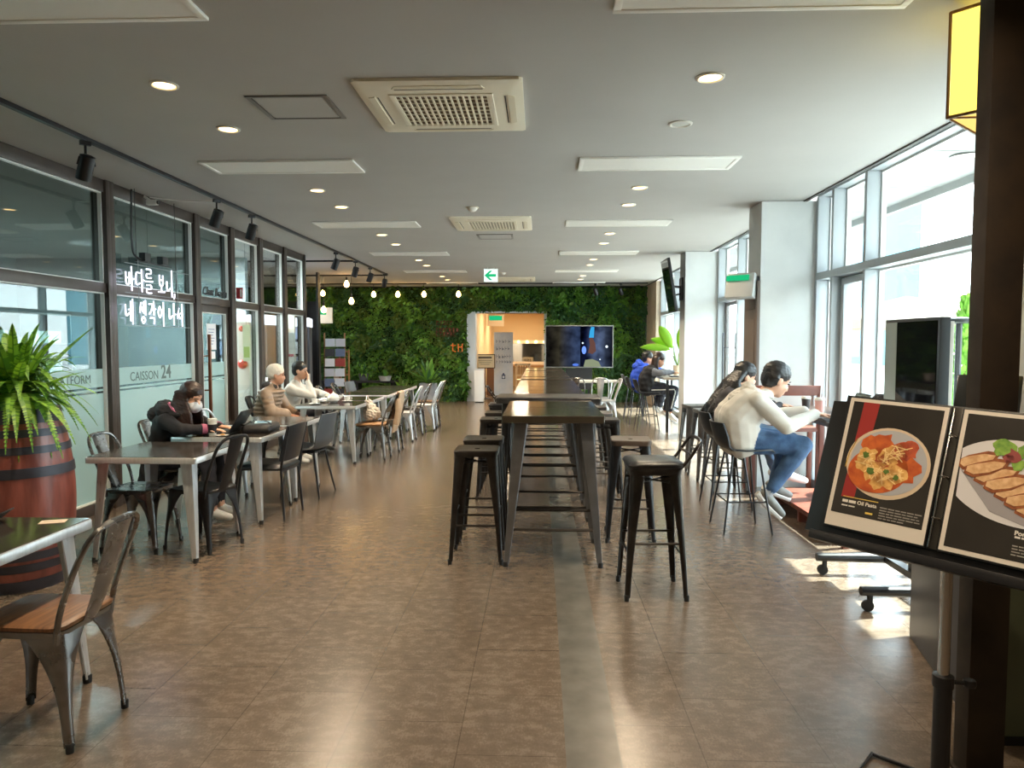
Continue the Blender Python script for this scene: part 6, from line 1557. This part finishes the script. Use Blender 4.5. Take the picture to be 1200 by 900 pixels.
# window counter items
t = thing('backpack', 'black rucksack on the window counter behind the menus', 'bag', (2.56,5.36,.9))
blob('pack', [('e',(0,0,.1),(.1,.14,.1),None,0),('e',(-.02,.03,.17),(.07,.09,.06),None,0),('e',(.03,-.08,.08),(.08,.08,.08),None,0)], [mat('black_nylon', (26,26,30), .5, bump=.2, bscale=80)], t, .01, 2, .005, .08)
MB().tube(smoothpath([(-.08,-.05,.12),(-.16,-.02,.05),(-.17,.06,.03),(-.09,.1,.06)],5), .012, 8).build('strap', BLACKP, t)
t = thing('phone', 'small phone lying beside the laptop on the window counter', 'phone', (2.28,5.36,.9), R(30))
mb = MB(); mb.bx(-.037,.037,-.075,.075,0,.008); mb.build('case', BLACKP, t, .003)
mb = MB(); mb.bx(-.033,.033,-.07,.07,.008,.0088); mb.build('glass', mat('dark_screen', (16,18,24), .04), t)
cup((2.36,6.42,.9), 'dark takeaway cup before the long haired woman', .038, .11, mat('dark_cup', (60,52,50), .4))
# strelitzia on the far counter
def paddle(mb, base, d, L, w, bend, mi=0):
    d = Vector(d).normalized(); s = d.cross(Vector((.15,1,.25))).normalized(); up = s.cross(d); g = []
    for q in range(9):
        u = q/8; p = Vector(base)+d*L*u+Vector((0,0,-bend*L*u*u)); ww = w*math.sin(PI*min(.985,.05+.94*u))**.75
        g.append([p+s*ww*x+up*abs(x)*ww*.35 for x in (-1,-.5,0,.5,1)])
    m = surf(g, .002); mb.add(m.v, m.f, mi)
t = thing('broad_leaf_plant', 'broad leaved bright green plant in pale pot on far counter', 'plant', (2.5,13.05,.92))
mb = MB(); mb.lathe([(.07,0),(.095,.17),(.1,.18),(.088,.18),(.08,.15)], n=20); mb.build('pot', mat('beige_pot', (200,182,160), .6), t)
mb = MB()
for b, d, L, w, bn in (((-.12,0,.5),(-.45,-.1,.9),.5,.1,.12),((-.14,.03,.46),(-.95,.1,.22),.55,.07,.15),((.04,-.05,.46),(.12,-.1,1),.5,.11,.03),((-.08,.05,.5),(-.75,.3,.5),.48,.08,.2),((.05,.04,.42),(.5,.2,.7),.3,.06,.3),((.0,-.08,.35),(.3,-.7,.45),.35,.05,.5)):
    mb.tube([(0,0,.15),tuple(Vector(b)*.6+Vector((0,0,.06))),b], .008, 6, mi=1); paddle(mb, b, d, L, w, bn)
mb.build('leaves', [leafmat('bright_leaf', (150,190,64), .45), leafmat('leaf_stalk', (120,150,70), .1)], t, ang=180)
t = thing('plant_pot', 'second pale pot with low plant on far counter', 'plant', (2.55,12.72,.92))
mb = MB(); mb.lathe([(.05,0),(.07,.14),(.06,.14),(.055,.12)], n=18); mb.build('pot', mat('beige_pot', (200,182,160), .6), t)
mb = MB(); rnd = random.Random(8)
for k in range(14):
    aa = rnd.random()*2*PI; paddle(mb, (0,0,.11), (math.cos(aa)*.6,math.sin(aa)*.6,1), rnd.uniform(.1,.2), .02, .4)
mb.build('leaves', MATS['bright_leaf'], t, ang=180)
t = thing('red_pouch', 'small red pouch on the far counter edge', 'pouch', (2.62,12.25,.92))
blob('pouch', [('e',(0,0,.03),(.06,.045,.028),None,0),('e',(.02,.01,.04),(.03,.03,.03),None,0)], [mat('red_cloth', (180,50,56), .7)], t, .006, 2)
MB().tube([(-.05,0,.045),(.0,.0,.058),(.05,0,.05)], .004, 6).build('zip', BLACKP, t)
t = thing('wood_frame_rack', 'narrow tan wooden frame standing by the leaning magazines', 'rack', (-4.2,15.3,0))
for x in (-.1,.1): MB().bx(x-.015,x+.015,-.02,.02,0,1.35).build('post', WOODTAN, t)
for z in (.3,.8,1.3): MB().bx(-.085,.085,-.012,.012,z,z+.03).build('rail', WOODTAN, t)
